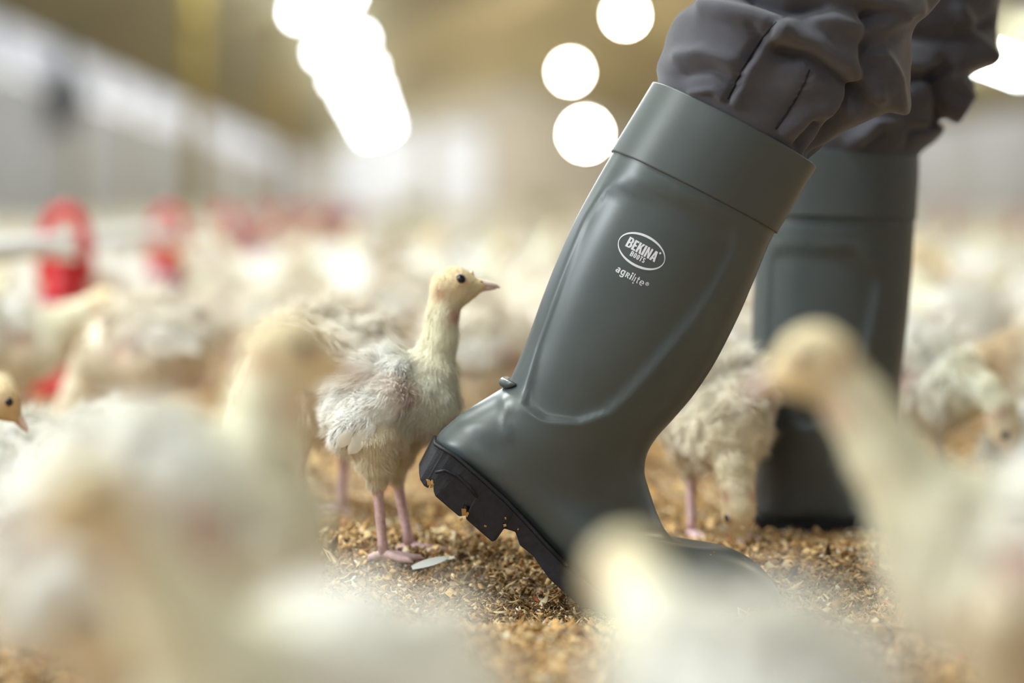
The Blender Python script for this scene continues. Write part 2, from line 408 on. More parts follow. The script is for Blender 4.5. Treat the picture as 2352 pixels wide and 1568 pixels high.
# ------------------------------------------------------------------ poults
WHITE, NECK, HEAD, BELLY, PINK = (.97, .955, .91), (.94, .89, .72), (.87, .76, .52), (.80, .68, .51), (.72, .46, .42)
def rotm(pitch): return Matrix.Rotation(-pitch, 3, 'Y')   # pitch up positive, forward +X
class Pose: pass
def make_pose(body_c=(-.008, .131), body_pitch=25, body_s=(.062, .046, .048), breast=(.036, .126, .035), rump=(-.046, .116, .020),
              neck=((.036, .150, .022), (.0435, .180, .0128), (.0452, .209, .0108)), head=(.053, .2275), head_pitch=0, head_yaw=0,
              legs=True, hock=((-.012, .067), (.004, .067)), feet=((-.006, 0), (.016, 0)), thick=1.0, brown=0.0, spread=.024, fluff=1.0, soil=0.0):
    p = Pose(); A = np.array
    cw = lambda c: tuple(np.array(c) * (1 - brown) + np.array((.50, .33, .16)) * brown)
    pr = []
    bR = rotm(math.radians(body_pitch))
    bc = A((body_c[0], 0, body_c[1])); back = A((-1, 0, -.35))
    pr.append(('el', bc, A(body_s) * thick, bR, WHITE, back, .012))
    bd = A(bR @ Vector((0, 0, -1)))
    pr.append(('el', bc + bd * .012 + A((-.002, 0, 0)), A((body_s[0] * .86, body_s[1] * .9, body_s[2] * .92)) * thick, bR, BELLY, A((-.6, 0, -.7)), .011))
    br = A((breast[0], 0, breast[1])); rp = A((rump[0], 0, rump[1]))
    pr.append(('rc', bc, br, body_s[1] * .9, breast[2], (.95, .91, .79), A((-.25, 0, -1)), .009))
    pr.append(('rc', bc, rp, body_s[1] * .7, rump[2], WHITE, back, .014))
    pts = [A((x, 0, z)) for x, z, r in neck]; rs = [r for x, z, r in neck]
    hd = A((head[0], 0, head[1]))
    hm = Matrix.Rotation(math.radians(head_yaw), 3, 'Z') @ rotm(math.radians(head_pitch))
    f = A(hm @ Vector((1, 0, 0))); u = A(hm @ Vector((0, 0, 1))); l = A(hm @ Vector((0, 1, 0)))
    chain = [br + A((-.008, 0, .006))] + pts + [hd - f * .006 - u * .004]; rr = [breast[2] * .8] + rs + [.0118]
    for i in range(len(chain) - 1):
        d = chain[i] - chain[i + 1]; d = d / (np.linalg.norm(d) + 1e-9)
        pr.append(('rc', chain[i], chain[i + 1], rr[i], rr[i + 1], cw(NECK if i else (.95, .91, .79)), d, .0052 if i else .010))
    pr.append(('el', hd, A((.0195, .0150, .0178)), hm, cw(HEAD), -f - .4 * u, .0035))
    pr.append(('rc', hd + f * .006 - u * .001, hd + f * .0235 - u * .0008, .0120, .0056, cw((.86, .66, .38)), -f, .002))
    pr.append(('rc', hd + f * .002 - u * .008, hd + f * .016 - u * .0050, .0090, .0046, cw((.88, .80, .58)), -f, .002))
    p.legs = []
    if legs:
        for s, (hx, hz), (fx, fy) in zip((-1, 1), hock, feet):
            h = A((hx, s * spread * .95, hz))
            pr.append(('rc', A((hx - .002, s * spread, hz + .036)), h, .027, .0085, (.88, .80, .64), A((.1, 0, -1)), .008))
            p.legs.append((h, A((fx, s * spread * .95 + fy, 0.0))))
    pr = [q[:-1] + (q[-1] * fluff,) if q[-1] > .0065 else q for q in pr]
    pr = [q[:-3] + (tuple(np.array(q[-3]) * (1 - soil) + np.array((.74, .62, .46)) * soil),) + q[-2:] for q in pr]
    p.prims, p.head = pr, (hd, f, u, l)
    p.spots = [(hd - f * .011 - u * .003 + l * s * .0135, .0065, (.66, .42, .28)) for s in (-1, 1)]
    p.spots += [(hd + f * .009 + u * .005 + l * s * .012, .006, (.80, .52, .30)) for s in (-1, 1)]
    p.spots += [(pts[-1] + A((.008, s * .009, -.004)), .006, (.66, .34, .26)) for s in (-1, 1)]
    p.spots += [(br + A((-.016, s * .038, .012)), .010, (.72, .46, .40)) for s in (-1, 1)]
    p.body = (bc, A(body_s) * thick, bR)
    return p

def sdf(p, X):
    """smooth union of the poult's masses at points X (n,3)"""
    d = None
    for q in p.prims:
        if q[0] == 'el':
            Rm = np.array(q[3]); loc = (X - q[1]) @ Rm; k0 = np.linalg.norm(loc / q[2], axis=1); k1 = np.linalg.norm(loc / (q[2] ** 2), axis=1)
            e = k0 * (k0 - 1) / np.maximum(k1, 1e-9)
        else:
            ba = q[2] - q[1]; t = np.clip(((X - q[1]) @ ba) / (ba @ ba), 0, 1)
            e = np.linalg.norm(X - q[1] - t[:, None] * ba, axis=1) - (q[3] + (q[4] - q[3]) * t)
        if d is None: d = e
        else:
            k = .012 if q[-1] > .0058 else .005; h = np.clip(.5 + .5 * (d - e) / k, 0, 1); d = d + (e - d) * h - k * h * (1 - h)
    return d
def traits(p, X):
    W = 0; C = 0; Fl = 0; Ln = 0
    for q in p.prims:
        if q[0] == 'el':
            loc = (X - q[1]) @ np.array(q[3]); k0 = np.linalg.norm(loc / q[2], axis=1); e = (k0 - 1) * q[2].min()
        else:
            ba = q[2] - q[1]; t = np.clip(((X - q[1]) @ ba) / (ba @ ba), 0, 1)
            e = np.linalg.norm(X - q[1] - t[:, None] * ba, axis=1) - (q[3] + (q[4] - q[3]) * t)
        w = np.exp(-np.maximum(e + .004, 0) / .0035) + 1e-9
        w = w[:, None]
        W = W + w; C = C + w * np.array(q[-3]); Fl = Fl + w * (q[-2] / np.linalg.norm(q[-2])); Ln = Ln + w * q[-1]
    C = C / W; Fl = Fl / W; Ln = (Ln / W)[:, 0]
    for c, r, sc in p.spots:
        w = np.exp(-(np.linalg.norm(X - c, axis=1) / r) ** 2)[:, None] * .8
        C = C * (1 - w) + np.array(sc) * w
    return C, Fl / np.maximum(np.linalg.norm(Fl, axis=1, keepdims=True), 1e-6), Ln
def body_mesh(p, h):
    lo = np.array([1e9] * 3); hi = -lo
    for q in p.prims:
        if q[0] == 'el': r = q[2].max(); c = [q[1]]
        else: r = max(q[3], q[4]); c = [q[1], q[2]]
        for k in c: lo = np.minimum(lo, k - r); hi = np.maximum(hi, k + r)
    lo -= 3 * h; hi += 3 * h
    n = np.ceil((hi - lo) / h).astype(int) + 1
    g = np.stack(np.meshgrid(*[lo[i] + h * np.arange(n[i]) for i in range(3)], indexing='ij'), -1).reshape(-1, 3)
    return surface_nets(sdf(p, g).reshape(n), lo, h)
def strands(p, V, Q, count, seed, wid=.0006, ls=1.0):
    rn = np.random.default_rng(seed)
    N = vnormals(V, Q)
    ar = np.linalg.norm(np.cross(V[Q[:, 2]] - V[Q[:, 0]], V[Q[:, 3]] - V[Q[:, 1]]), axis=1)
    f = rn.choice(len(Q), count, p=ar / ar.sum())
    w = rn.dirichlet((1, 1, 1, 1), count)
    pos = sum(V[Q[f, k]] * w[:, k:k + 1] for k in range(4)); nor = sum(N[Q[f, k]] * w[:, k:k + 1] for k in range(4))
    C, Fl, Ln = traits(p, pos)
    body = np.clip((Ln - .004) / .006, 0, 1)[:, None]
    back = np.clip((pos[:, 2:3] - pose_mid(p)) / .03, 0, 1) * body
    return hair(pos, nor, Fl, Ln * (1 + .8 * back[:, 0]), C, rn, wid, ls, body)
def pose_mid(p): return p.body[0][2]
def hair(pos, nor, Fl, Ln, C, rn, wid, ls, body):
    """down: short tapering strands; neighbours in a tuft lean the same way"""
    count = len(pos)
    Fl = Fl - nor * (Fl * nor).sum(1, keepdims=True) * .8
    cell = np.floor(pos / .010 + rn.normal(0, .12, pos.shape)).astype(int); key = (cell[:, 0] * 73856093) ^ (cell[:, 1] * 19349663) ^ (cell[:, 2] * 83492791)
    un, inv = np.unique(key, return_inverse=True); inv = inv.reshape(-1)
    lean = rn.normal(0, .34, (len(un), 3))[inv]; tl = rn.uniform(.65, 1.5, len(un))[inv]; tc = rn.uniform(.9, 1.08, len(un))[inv]
    d = Fl + nor * (.22 + .45 * body * rn.random((count, 1))) + lean * (.2 + .8 * body) + rn.normal(0, .18, (count, 3))
    d /= np.linalg.norm(d, axis=1, keepdims=True)
    L = (Ln * ls * tl * rn.uniform(.7, 1.3, count))[:, None]
    mid = pos + d * L * .5 + nor * L * .06; tip = pos + d * L + np.array((0, 0, -1)) * L * .1
    side = np.cross(d, nor); side /= np.maximum(np.linalg.norm(side, axis=1, keepdims=True), 1e-6)
    ww = wid * (.7 + .6 * rn.random((count, 1))) * (.6 + .8 * body)
    pos = pos - nor * .001
    A = np.stack([pos - side * ww, pos + side * ww, mid + side * ww * .8, mid - side * ww * .8, tip], 1).reshape(-1, 3)
    i = np.arange(count)[:, None] * 5
    quads = i + np.array([[0, 1, 2, 3]]); tris = i + np.array([[3, 2, 4]])
    cc = np.clip(C * tc[:, None] * rn.uniform(.9, 1.1, (count, 1)), 0, .98)
    tipc = np.clip(cc * 1.04 + .02, 0, .985)
    col = np.stack([cc * .97, cc * .97, cc, cc, tipc], 1).reshape(-1, 3)
    return A, [quads, tris], col
def feather_mesh(L, W, col, seg=6):
    V, F, C = [], [], []
    for i in range(seg + 1):
        t = i / seg; w = W * (math.sin(math.pi * min(1, t * .82 + .12)) ** .7) * (1 if t < .98 else .25)
        jag = 1 + .12 * math.sin(i * 12.9)
        for s in (-1, 0, 1):
            V.append((t * L, s * w * jag, .18 * W * (1 - abs(s)) * (1 - t * .5) - .9 * W * t * t * .3)); C.append(tuple(np.array(col) * (.93 if s == 0 else 1.0)))
    for i in range(seg):
        for k in (0, 1):
            a = i * 3 + k; F.append((a, a + 1, a + 4, a + 3))
    return V, F, C
def head_parts(p):
    hd, f, u, l = [Vector(x) for x in p.head]
    # beak: upper and lower mandible
    mb = MB(); cols = []
    def mand(st, sgn):
        V = []; F = []; n = 10
        for t, up, hw, hh in st:
            for k in range(n):
                a = 2 * math.pi * k / n
                V.append(hd + f * t + u * (up + hh * math.sin(a)) + l * (hw * math.cos(a)))
        for i in range(len(st) - 1):
            for k in range(n):
                a, b = i * n + k, i * n + (k + 1) % n; F.append((a, a + n, b + n, b) if False else (a, b, b + n, a + n))
        F.append(tuple((len(st) - 1) * n + k for k in range(n)))
        mb.add(V, F)
        for t, up, hw, hh in st:
            tip = max(0, (t - .034) / .006)
            c = np.array((.88, .72, .66)) * (1 - tip * .25) if sgn > 0 else np.array((.74, .46, .42))
            cols.extend([tuple(c)] * n)
    mand([(.012, .0005, .0072, .0056), (.019, .0012, .0056, .0046), (.026, .0008, .0042, .0034), (.033, -.0008, .0031, .0025), (.038, -.0026, .0018, .0018), (.0402, -.0042, .0006, .0008)], 1)
    mand([(.008, -.0058, .0060, .0022), (.018, -.0052, .0048, .0019), (.027, -.0046, .0035, .0015), (.034, -.0044, .0022, .0011), (.0375, -.0044, .0008, .0005)], -1)
    beak = mesh('beak', mb.v, mb.f, M['beak'], col=cols)
    b2 = MB()
    for s in (-1, 1):
        c = hd + f * .0242 + u * .0022 + l * s * .0037
        b2.tube([c - f * .0016, c, c + f * .0016], [.0004, .0009, .0004], 6)
    nostril = mesh('nostril', b2.v, b2.f, M['thread'])
    snood = MB(); c = hd + f * .0165 + u * .0072
    snood.tube([c, c + u * .0035 + f * .0006, c + u * .0058 + f * .0014], [.0028, .0018, .0005], 8)
    sn = mesh('snood', snood.v, snood.f, M['beak'], col=[(.78, .60, .40)] * len(snood.v))
    eyes = []; lids = []
    for s in (-1, 1):
        c = hd + f * .0066 + u * .0058 + l * s * .0110
        ax = (l * s + f * .12).normalized(); V = []; F = []; n = 14
        q = Vector((0, 0, 1)).rotation_difference(ax)
        for i, a in enumerate(np.linspace(0, math.pi / 2 * 1.25, 7)):
            for k in range(n):
                b = 2 * math.pi * k / n
                V.append(c + q @ Vector((.0046 * math.sin(a) * math.cos(b), .0046 * math.sin(a) * math.sin(b), .0040 * math.cos(a))))
        for i in range(6):
            for k in range(n):
                a, b = i * n + k, i * n + (k + 1) % n; F.append((a, a + n, b + n, b))
        eyes.append(mesh('eye', V, F, M['eye']))
        t = MB(); cc = c + ax * .0006
        ring = [cc + q @ Vector((.0050 * math.cos(b), .0050 * math.sin(b), 0)) for b in np.linspace(0, 2 * math.pi, 17)]
        t.tube(ring, .0007, 6, cap=False); lids.append(mesh('eyelid', t.v, t.f, M['beak'], col=[(.78, .58, .50)] * len(t.v)))
    return beak, nostril, sn, eyes, lids
def leg_meshes(h, ft):
    h, ft = Vector(h), Vector(ft)
    a = ft + Vector((0, 0, .007))
    mb = MB(); mb.tube([h + Vector((0, 0, .012)), h, h.lerp(a, .25), h.lerp(a, .8), a], [.0065, .0066, .0046, .0042, .0052], 10)
    shank = mesh('shank', mb.v, mb.f, M['leg'])
    toes = []
    for ang, L in ((0, .034), (32, .028), (-32, .028), (178, .013)):
        d = Vector((math.cos(math.radians(ang)), math.sin(math.radians(ang)), 0))
        mb = MB(); mb.tube([a, ft + d * L * .3 + Vector((0, 0, .0055)), ft + d * L * .65 + Vector((0, 0, .0035)), ft + d * L * .9 + Vector((0, 0, .0032)), ft + d * L * 1.05 + Vector((0, 0, .001))], [.0044, .0036, .0033, .0026, .0006], 8)
        toes.append(mesh('toe', mb.v, mb.f, M['leg']))
    return shank, toes
def joined(name, meshes, m):
    V, F = [], []
    for me in meshes:
        n = len(V); V += [tuple(v.co) for v in me.vertices]; F += [tuple(i + n for i in pl.vertices) for pl in me.polygons]
    return mesh(name, V, F, m)

KITS = {}
def kit(key, pose, h, nstr, feathers, wid, ls=1.0):
    """all meshes of one pose at one level of detail, made once and shared by its copies"""
    V, Q = body_mesh(pose, h); C, Fl, Ln = traits(pose, V)
    k = {'pose': pose}
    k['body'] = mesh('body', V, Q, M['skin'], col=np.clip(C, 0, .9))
    if nstr:
        sv, sf, sc = strands(pose, V, Q, nstr, hash(key) % 1000 if False else sum(map(ord, key)), wid, ls); k['down'] = mesh('down', sv, sf, M['down'], col=sc, smooth=False)
    k['beak'], k['nostril'], k['snood'], k['eyes'], k['lids'] = head_parts(pose)
    k['legs'] = [leg_meshes(*l) for l in pose.legs]
    k['legs1'] = [joined('leg', [s] + t, M['leg']) for s, t in k['legs']]
    # wings: a folded blade against the flank, thick with down, a few small quills along its lower edge
    bvh = BVHTree.FromPolygons([tuple(v) for v in V], [tuple(int(i) for i in q) for q in Q])
    bc, bs, bR = pose.body; rr = random.Random(sum(map(ord, key)) + 5); rn = np.random.default_rng(sum(map(ord, key)) + 9)
    k['wings'] = []
    for s in (-1, 1):
        c = Vector(bc) + bR @ Vector((-.10 * bs[0], 0, .10 * bs[2])); a = c + Vector((0, s * .2, 0))
        hit = bvh.ray_cast(a, Vector((0, -s, 0))); o = hit[0] if hit[0] else c
        V2, F2, N2 = [], [], []; n1, n2 = 14, 20
        ex, ez = bR @ Vector((1, 0, 0)), bR @ Vector((0, 0, 1)); L_ = Vector((0, s, 0))
        for i in range(n1 + 1):
            th = math.pi * i / n1
            for j in range(n2):
                ph = 2 * math.pi * j / n2; x_ = math.cos(th)
                drop = -.006 * (1 - x_) * (x_ < .6)
                q = Vector((.036 * x_, .0085 * math.sin(th) * math.cos(ph), .017 * math.sin(th) * math.sin(ph) * (1 + .25 * x_) + drop))
                V2.append(o + L_ * (q.y + .002 - .006 * abs(x_) ** 2) + ex * (q.x - .006) + ez * q.z)
                N2.append((ex * (math.cos(th) * .3) + L_ * (math.sin(th) * math.cos(ph)) + ez * (math.sin(th) * math.sin(ph))).normalized())
        for i in range(n1):
            for j in range(n2):
                A_, B_ = i * n2 + j, i * n2 + (j + 1) % n2; F2.append((A_, B_, B_ + n2, A_ + n2))
        def pcol(p_):
            t = (Vector(p_) - o).dot(ex) / .036
            return np.array((.97, .955, .91)) * (1 - max(0, t) * .5) + np.array((.82, .58, .50)) * max(0, t) * .5
        cols = [tuple(pcol(p_)) for p_ in V2]
        # down on the blade
        cnt = feathers['wdown']; vi = rn.integers(n2, len(V2) - n2, cnt)
        VA_, NA_ = np.array([tuple(x) for x in V2]), np.array([tuple(x) for x in N2])
        pos = VA_[vi] + rn.normal(0, .0022, (cnt, 3)); nor = NA_[vi]; keep = (nor[:, 1] * s) > -.2; pos, nor, vi = pos[keep], nor[keep], vi[keep]
        cc = np.array(cols)[vi]; bk = np.array(tuple(bR @ Vector((-1, 0, -.30))))
        wsv, wsf, wsc = hair(pos, nor, np.tile(bk, (len(pos), 1)), np.full(len(pos), .0115), cc, rn, wid * 1.1, .55, np.full((len(pos), 1), 1.0))
        fl = []
        for u0, w0, L, W, lift in feathers['quills']:
            p_ = o + ex * (u0 * .036 - .006) + ez * (w0 * .017) + L_ * (.012 if L > .0195 else .007)
            d = (bR @ Vector((-1, 0, -.35 + rr.uniform(-.25, .2)))) + L_ * (lift * .5); d.normalize()
            sd = L_.cross(d).normalized(); up = d.cross(sd)
            if up.dot(L_) < 0: up = -up
            tint = rr.choice([(.93, .92, .88), (.92, .90, .83), (.92, .88, .78), (.90, .84, .72)])
            fv, ff, fc = feather_mesh(L * rr.uniform(.85, 1.2), W * rr.uniform(.85, 1.2), tint)
            fl.append(([p_ + d * x + sd * y + up * z for x, y, z in fv], ff, fc))
        k['wings'].append(((V2, F2, cols), fl, (wsv, wsf, wsc)))
    return k
def ROWS(n=3, big=1.0, seed=3, wdown=1200, tips=False):
    rr = random.Random(seed); out = []
    for i in range(n * 3):
        t = i / (n * 3 - 1)
        out.append((.45 - 1.15 * t, -.55 - .25 * t + rr.uniform(-.15, .15), .017 * big * rr.uniform(.8, 1.25), .0031 * big * rr.uniform(.8, 1.2), rr.uniform(-.05, .25)))
    if tips: out += [(-.30, -.95, .027, .0050, .10), (-.05, -.90, .022, .0042, .12), (-.62, -.70, .020, .0044, .15)]
    return {'quills': out, 'wdown': wdown}
def wing_mesh(pad, fl):
    V, F, C = list(pad[0]), list(pad[1]), list(pad[2])
    for fv, ff, fc in fl:
        n = len(V); V += fv; F += [tuple(i + n for i in f) for f in ff]; C += fc
    return mesh('wing', V, F, M['feather'], col=C)
def poult(kitname, loc, rz, scale, label, group=None, detail=1, cat='turkey poult'):
    """detail 2: separate toes, eyelids, every wing feather; 1: the main parts"""
    k = KITS[kitname]
    t = tag(empty('turkey_poult', loc, rz, scale), label, cat, group)
    obj('body', k['body'], t)
    if 'down' in k: tag(obj('down', k['down'], t), kind='stuff')
    bk = obj('beak', k['beak'], t)
    for e, ld in zip(k['eyes'], k['lids']):
        eo = obj('eye', e, t)
        if detail > 1: obj('eyelid', ld, eo)
    if detail > 1: obj('nostril', k['nostril'], bk); obj('snood', k['snood'], t)
    for i, l in enumerate(k['legs']):
        if detail > 1:
            lo = obj('leg', l[0], t)
            for q in l[1]: obj('toe', q, lo)
        else: obj('leg', k['legs1'][i], t)
    for i, (pad, fl, wd) in enumerate(k['wings']):
        if ('wd', i) not in k: k[('wd', i)] = mesh('wing_down', wd[0], wd[1], M['down'], col=wd[2], smooth=False)
        if detail > 1:
            w = obj('wing', mesh('wing', pad[0], pad[1], M['feather'], col=pad[2]), t)
            for fv, ff, fc in fl: obj('feather', mesh('feather', fv, ff, M['feather'], col=fc), w)
            tag(obj('down', k[('wd', i)], w), kind='stuff')
        else:
            if ('wm', i) not in k: k[('wm', i)] = wing_mesh(pad, fl)
            tag(obj('down', k[('wd', i)], obj('wing', k[('wm', i)], t)), kind='stuff')
    return t
def at(px, d, dz=0.0):
    x = (px - VX) * d / FPX
    return Vector((x, d, fz(x, d) + dz))
PI = math.pi

HERO = make_pose()
STAR = make_pose(body_c=(-.006, .134), body_s=(.050, .037, .040), breast=(.031, .132, .028), rump=(-.034, .122, .016), neck=((.034, .158, .0205), (.0420, .186, .0142), (.0460, .213, .0126)), head=(.0535, .2325), head_pitch=5, fluff=.8, hock=((-.012, .069), (.004, .069)))
PECK = make_pose(soil=.35, body_c=(-.01, .130), body_pitch=-8, breast=(.036, .112, .036), rump=(-.052, .142, .022),
                 neck=((.058, .098, .024), (.074, .074, .0165), (.083, .054, .0145)), head=(.088, .038), head_pitch=-72)
FORW = make_pose(body_c=(-.03, .122), body_pitch=14, breast=(.018, .122, .035), rump=(-.078, .118, .022),
                 neck=((.030, .146, .027), (.054, .178, .018), (.070, .204, .0145)), head=(.088, .222), head_pitch=-20)
LOWH = make_pose(body_c=(-.03, .122), body_pitch=8, breast=(.018, .114, .035), rump=(-.078, .118, .022),
                 neck=((.034, .132, .027), (.060, .148, .020), (.078, .158, .015)), head=(.096, .166), head_pitch=-12)
CURL = make_pose(body_c=(-.01, .128), body_pitch=2, breast=(.036, .118, .036), rump=(-.054, .132, .022),
                 neck=((.060, .118, .026), (.084, .116, .0165), (.100, .100, .0145)), head=(.104, .080), head_pitch=-68)
SIT = make_pose(body_c=(-.008, .052), body_pitch=8, breast=(.034, .052, .034), rump=(-.054, .052, .022),
                neck=((.040, .080, .022), (.048, .098, .016), (.052, .112, .0135)), head=(.060, .126), legs=False)
SLEEP = make_pose(body_c=(-.008, .050), body_pitch=4, breast=(.034, .050, .034), rump=(-.054, .050, .022),
                  neck=((.046, .066, .022), (.062, .064, .017), (.072, .052, .015)), head=(.080, .040), head_pitch=-30, legs=False)
KITS['hero'] = kit('hero', STAR, .0024, 68000, ROWS(4, .9, 3, 9000, True), .00022, .95)
KITS['peck'] = kit('peck', PECK, .003, 52000, ROWS(4, 1.0, 8, 8000, True), .00026, 1.0)
KITS['forward'] = kit('forward', FORW, .004, 6000, ROWS(2, 1.2, 4), .0008)
KITS['low'] = kit('low', LOWH, .004, 6000, ROWS(2, 1.2, 5), .0008)
KITS['upright'] = kit('upright', HERO, .004, 6000, ROWS(2, 1.2, 6), .0008)
KITS['bold'] = kit('bold', make_pose(neck=((.036, .148, .024), (.044, .170, .0178), (.047, .190, .0150)), head=(.055, .207), head_pitch=-10), .004, 6000, ROWS(2, 1.2, 6), .0008)
KITS['curl'] = kit('curl', CURL, .0035, 9000, ROWS(3, 1.2, 7), .0007, 1.1)
KITS['graze'] = kit('graze', PECK, .004, 5000, ROWS(2, 1.2, 9), .0009)
KITS['sit'] = kit('sit', SIT, .004, 5000, ROWS(2, 1.2, 10), .0009)
KITS['sleep'] = kit('sleep', SLEEP, .004, 5000, ROWS(2, 1.2, 12), .0009)
KITS['brownlow'] = kit('brownlow', make_pose(brown=.5, body_c=(-.03, .122), body_pitch=8, breast=(.018, .114, .035), rump=(-.078, .118, .022), neck=((.034, .132, .027), (.060, .144, .020), (.078, .150, .015)), head=(.096, .150), head_pitch=-45), .004, 6000, ROWS(2, 1.0, 13), .0008)
KITS['browncurl'] = kit('browncurl', make_pose(brown=.75, body_c=(-.01, .128), body_pitch=2, breast=(.036, .118, .036), rump=(-.054, .132, .022), neck=((.060, .128, .026), (.086, .128, .0165), (.102, .112, .0145)), head=(.108, .092), head_pitch=-60), .004, 6000, ROWS(2, 1.2, 13), .0009)

# the birds that the photograph shows one by one
poult('hero', at(898, 2.08), 0.0, 1.0, 'sharp white poult standing with raised head, facing the boot', detail=2)
poult('peck', Vector((.285, 2.272, fz(.285, 2.272))), -PI / 2 + .10, 1.0, 'poult pecking the litter between the two boots, head down', detail=2)
poult('bold', at(366, 1.2), 0.03, 1.16, 'blurred poult with upright neck in front of the sharp one')
poult('forward', Vector(((1872 - VX) * 1.22 / FPX + .092, 1.22, .0)), PI, 1.05, 'large blurred poult at right, facing left before the standing boot')
poult('forward', Vector(((200 - VX) * .86 / FPX + .068, .905, .0)), PI + .6, .93, 'huge blurred tan-headed poult filling the lower left corner')
poult('low', Vector((.110, .85, .0)), PI / 2 + .28, 1.0, 'very blurred yellow-headed poult at the bottom before the tilted boot')
poult('graze', at(735, 2.43), PI * .84, 1.2, 'poult behind the tail of the sharp one, turned away, pink legs')
poult('graze', at(330, 3.0), PI, 1.12, 'plump poult with lowered head beside the red feeder base')
poult('low', at(50, 3.2), .2, 1.12, 'round poult at the left edge in front of the feed pipe')
poult('brownlow', at(-225, 2.15), .0, .92, 'poult at the left frame edge showing just a brown head')
poult('sleep', at(235, 2.62), 2.6, .95, 'tan poult lying on the litter below the red feeder')
poult('sit', at(60, 2.45), 2.2, 1.0, 'white poult resting at left between feeder and big blurred head')
poult('curl', at(2110, 2.58), -.85, 1.05, 'ruffled white poult right of the standing boot, head bent down')
poult('browncurl', at(2440, 2.80), PI + .1, 1.08, 'brown-headed poult bending over the bird beside the standing boot')
poult('sleep', at(2415, 2.66), .4, 1.0, 'white poult lying low at the right edge')
poult('upright', at(2195, 3.7), PI * .9, 1.05, 'poult with thin brown neck standing behind the ruffled one')
poult('graze', at(1125, 2.78), .2, 1.1, 'white poult between the sharp poult and the tilted boot')
poult('graze', at(1690, 3.1), 2.5, 1.05, 'white poult seen in the gap between the two boots')

# ------------------------------------------------------------------ the flock
def far_kit(name, pose, h):
    V, Q = body_mesh(pose, h); C, _, _ = traits(pose, V)
    n0 = len(V); V = [tuple(v) for v in V]; F = [tuple(int(i) for i in q) for q in Q]; C = [tuple(c) for c in np.clip(C, 0, .9)]
    def app(me, c):
        n = len(V); V.extend(tuple(v.co) for v in me.vertices); F.extend(tuple(i + n for i in pl.vertices) for pl in me.polygons); C.extend([c] * len(me.vertices))
    if h < .012:
        b, _, _, eyes, _ = head_parts(pose); app(b, (.7, .5, .42))
        for e in eyes: app(e, (.02, .02, .02))
        for l in pose.legs:
            s, t = leg_meshes(*l); app(s, (.6, .36, .35))
            for q in t[:3]: app(q, (.6, .36, .35))
    return mesh(name, V, F, M['skin'], col=C)
FAR = [far_kit('turkey_poult', p, .0075) for p in (HERO, PECK, FORW, LOWH, SIT, HERO)]
placed = []
def flock():
    rr = random.Random(5); tries = 0; made = 0
    zone = lambda x, y: x * FPX / y + VX
    while made < 282 and tries < 40000:
        tries += 1
        y = 3.3 + (rr.random() ** 1.15) * 12.5
        px = rr.uniform(-120, 2470); x = (px - VX) * y / FPX
        if any((x - a) ** 2 + (y - b) ** 2 < (.17 + .012 * y) ** 2 for a, b in placed): continue
        if abs(x + .575) < .17 and y > 3.5 and min(abs(y - (3.99 + 1.68 * k)) for k in range(14)) < .2: continue
        if abs(x + .575) < .11: continue
        if y < 4.2 and 60 < px < 230: continue
        if y < 3.8 and (180 < px < 480 or 2080 < px < 2352): continue
        placed.append((x, y))
        sc = rr.uniform(.92, 1.15); rz = rr.uniform(0, 2 * PI)
        side = 'left of the boots' if px < 1350 else 'behind or beside the boots'
        if y < 5.2:
            lab = 'blurred white poult in the middle rows of the flock, %s' % side; grp = 'middle flock ' + side
            kn = rr.choice(['upright', 'forward', 'graze', 'low', 'sit', 'graze', 'sleep'])
            if kn == 'upright' and rr.random() < .5: kn = 'graze'
            how = {'upright': 'standing tall', 'forward': 'stretching its neck', 'graze': 'with its head down', 'low': 'with its head held low', 'sit': 'sitting', 'sleep': 'lying flat'}[kn]
            lab = 'blurred white poult %s in mid flock, %s' % (how, side); grp = 'middle flock poults %s, %s' % (how, side)
            poult(kn, (x, y, 0.0), rz, sc, lab, grp)
        else:
            lab = 'small cream poult in the far flock, %s' % side; grp = 'far flock ' + side
            o = obj('turkey_poult', rr.choice(FAR)); o.location = (x, y, 0); o.rotation_euler = (0, 0, rz); o.scale = (sc,) * 3
            tag(o, lab, 'turkey poult', grp)
        made += 1
flock()
def distant_flock():
    base = []
    for p in (HERO, FORW, LOWH):
        V, Q = body_mesh(p, .018); C, _, _ = traits(p, V); base.append((V, Q, np.clip(C, 0, .9)))
    Vs, Qs, Cs = [], [], []; n = 0
    rn = np.random.default_rng(4)
    for i in range(3800):
        y = 15.5 + 85 * rn.random() ** 1.5
        lo, hi = max(XL + .3, (-150 - VX) * y / FPX), min(XR - .3, (2500 - VX) * y / FPX)
        x = rn.uniform(lo, hi); V, Q, C = base[rn.integers(3)]; y += .8
        if min(abs(x + .575), abs(x - 3.2)) < .22 or any((x - a) ** 2 + (y - b) ** 2 < .25 for a, b in ((0, 40), (2.65, 50), (-2.16, 24), (-2.18, 40))): continue
        a = rn.uniform(0, 2 * PI); s = rn.uniform(.95, 1.2)
        c, sn = math.cos(a) * s, math.sin(a) * s
        W = np.stack([V[:, 0] * c - V[:, 1] * sn + x, V[:, 0] * sn + V[:, 1] * c + y, V[:, 2] * s], 1)
        Vs.append(W); Qs.append(Q + n); Cs.append(C); n += len(V)
    o = obj('distant_flock', mesh('distant_flock', np.concatenate(Vs), np.concatenate(Qs), M['skin'], col=np.concatenate(Cs)))
    tag(o, 'cream mass of countless distant poults towards the end of the hall', 'flock', None, 'stuff')
distant_flock()

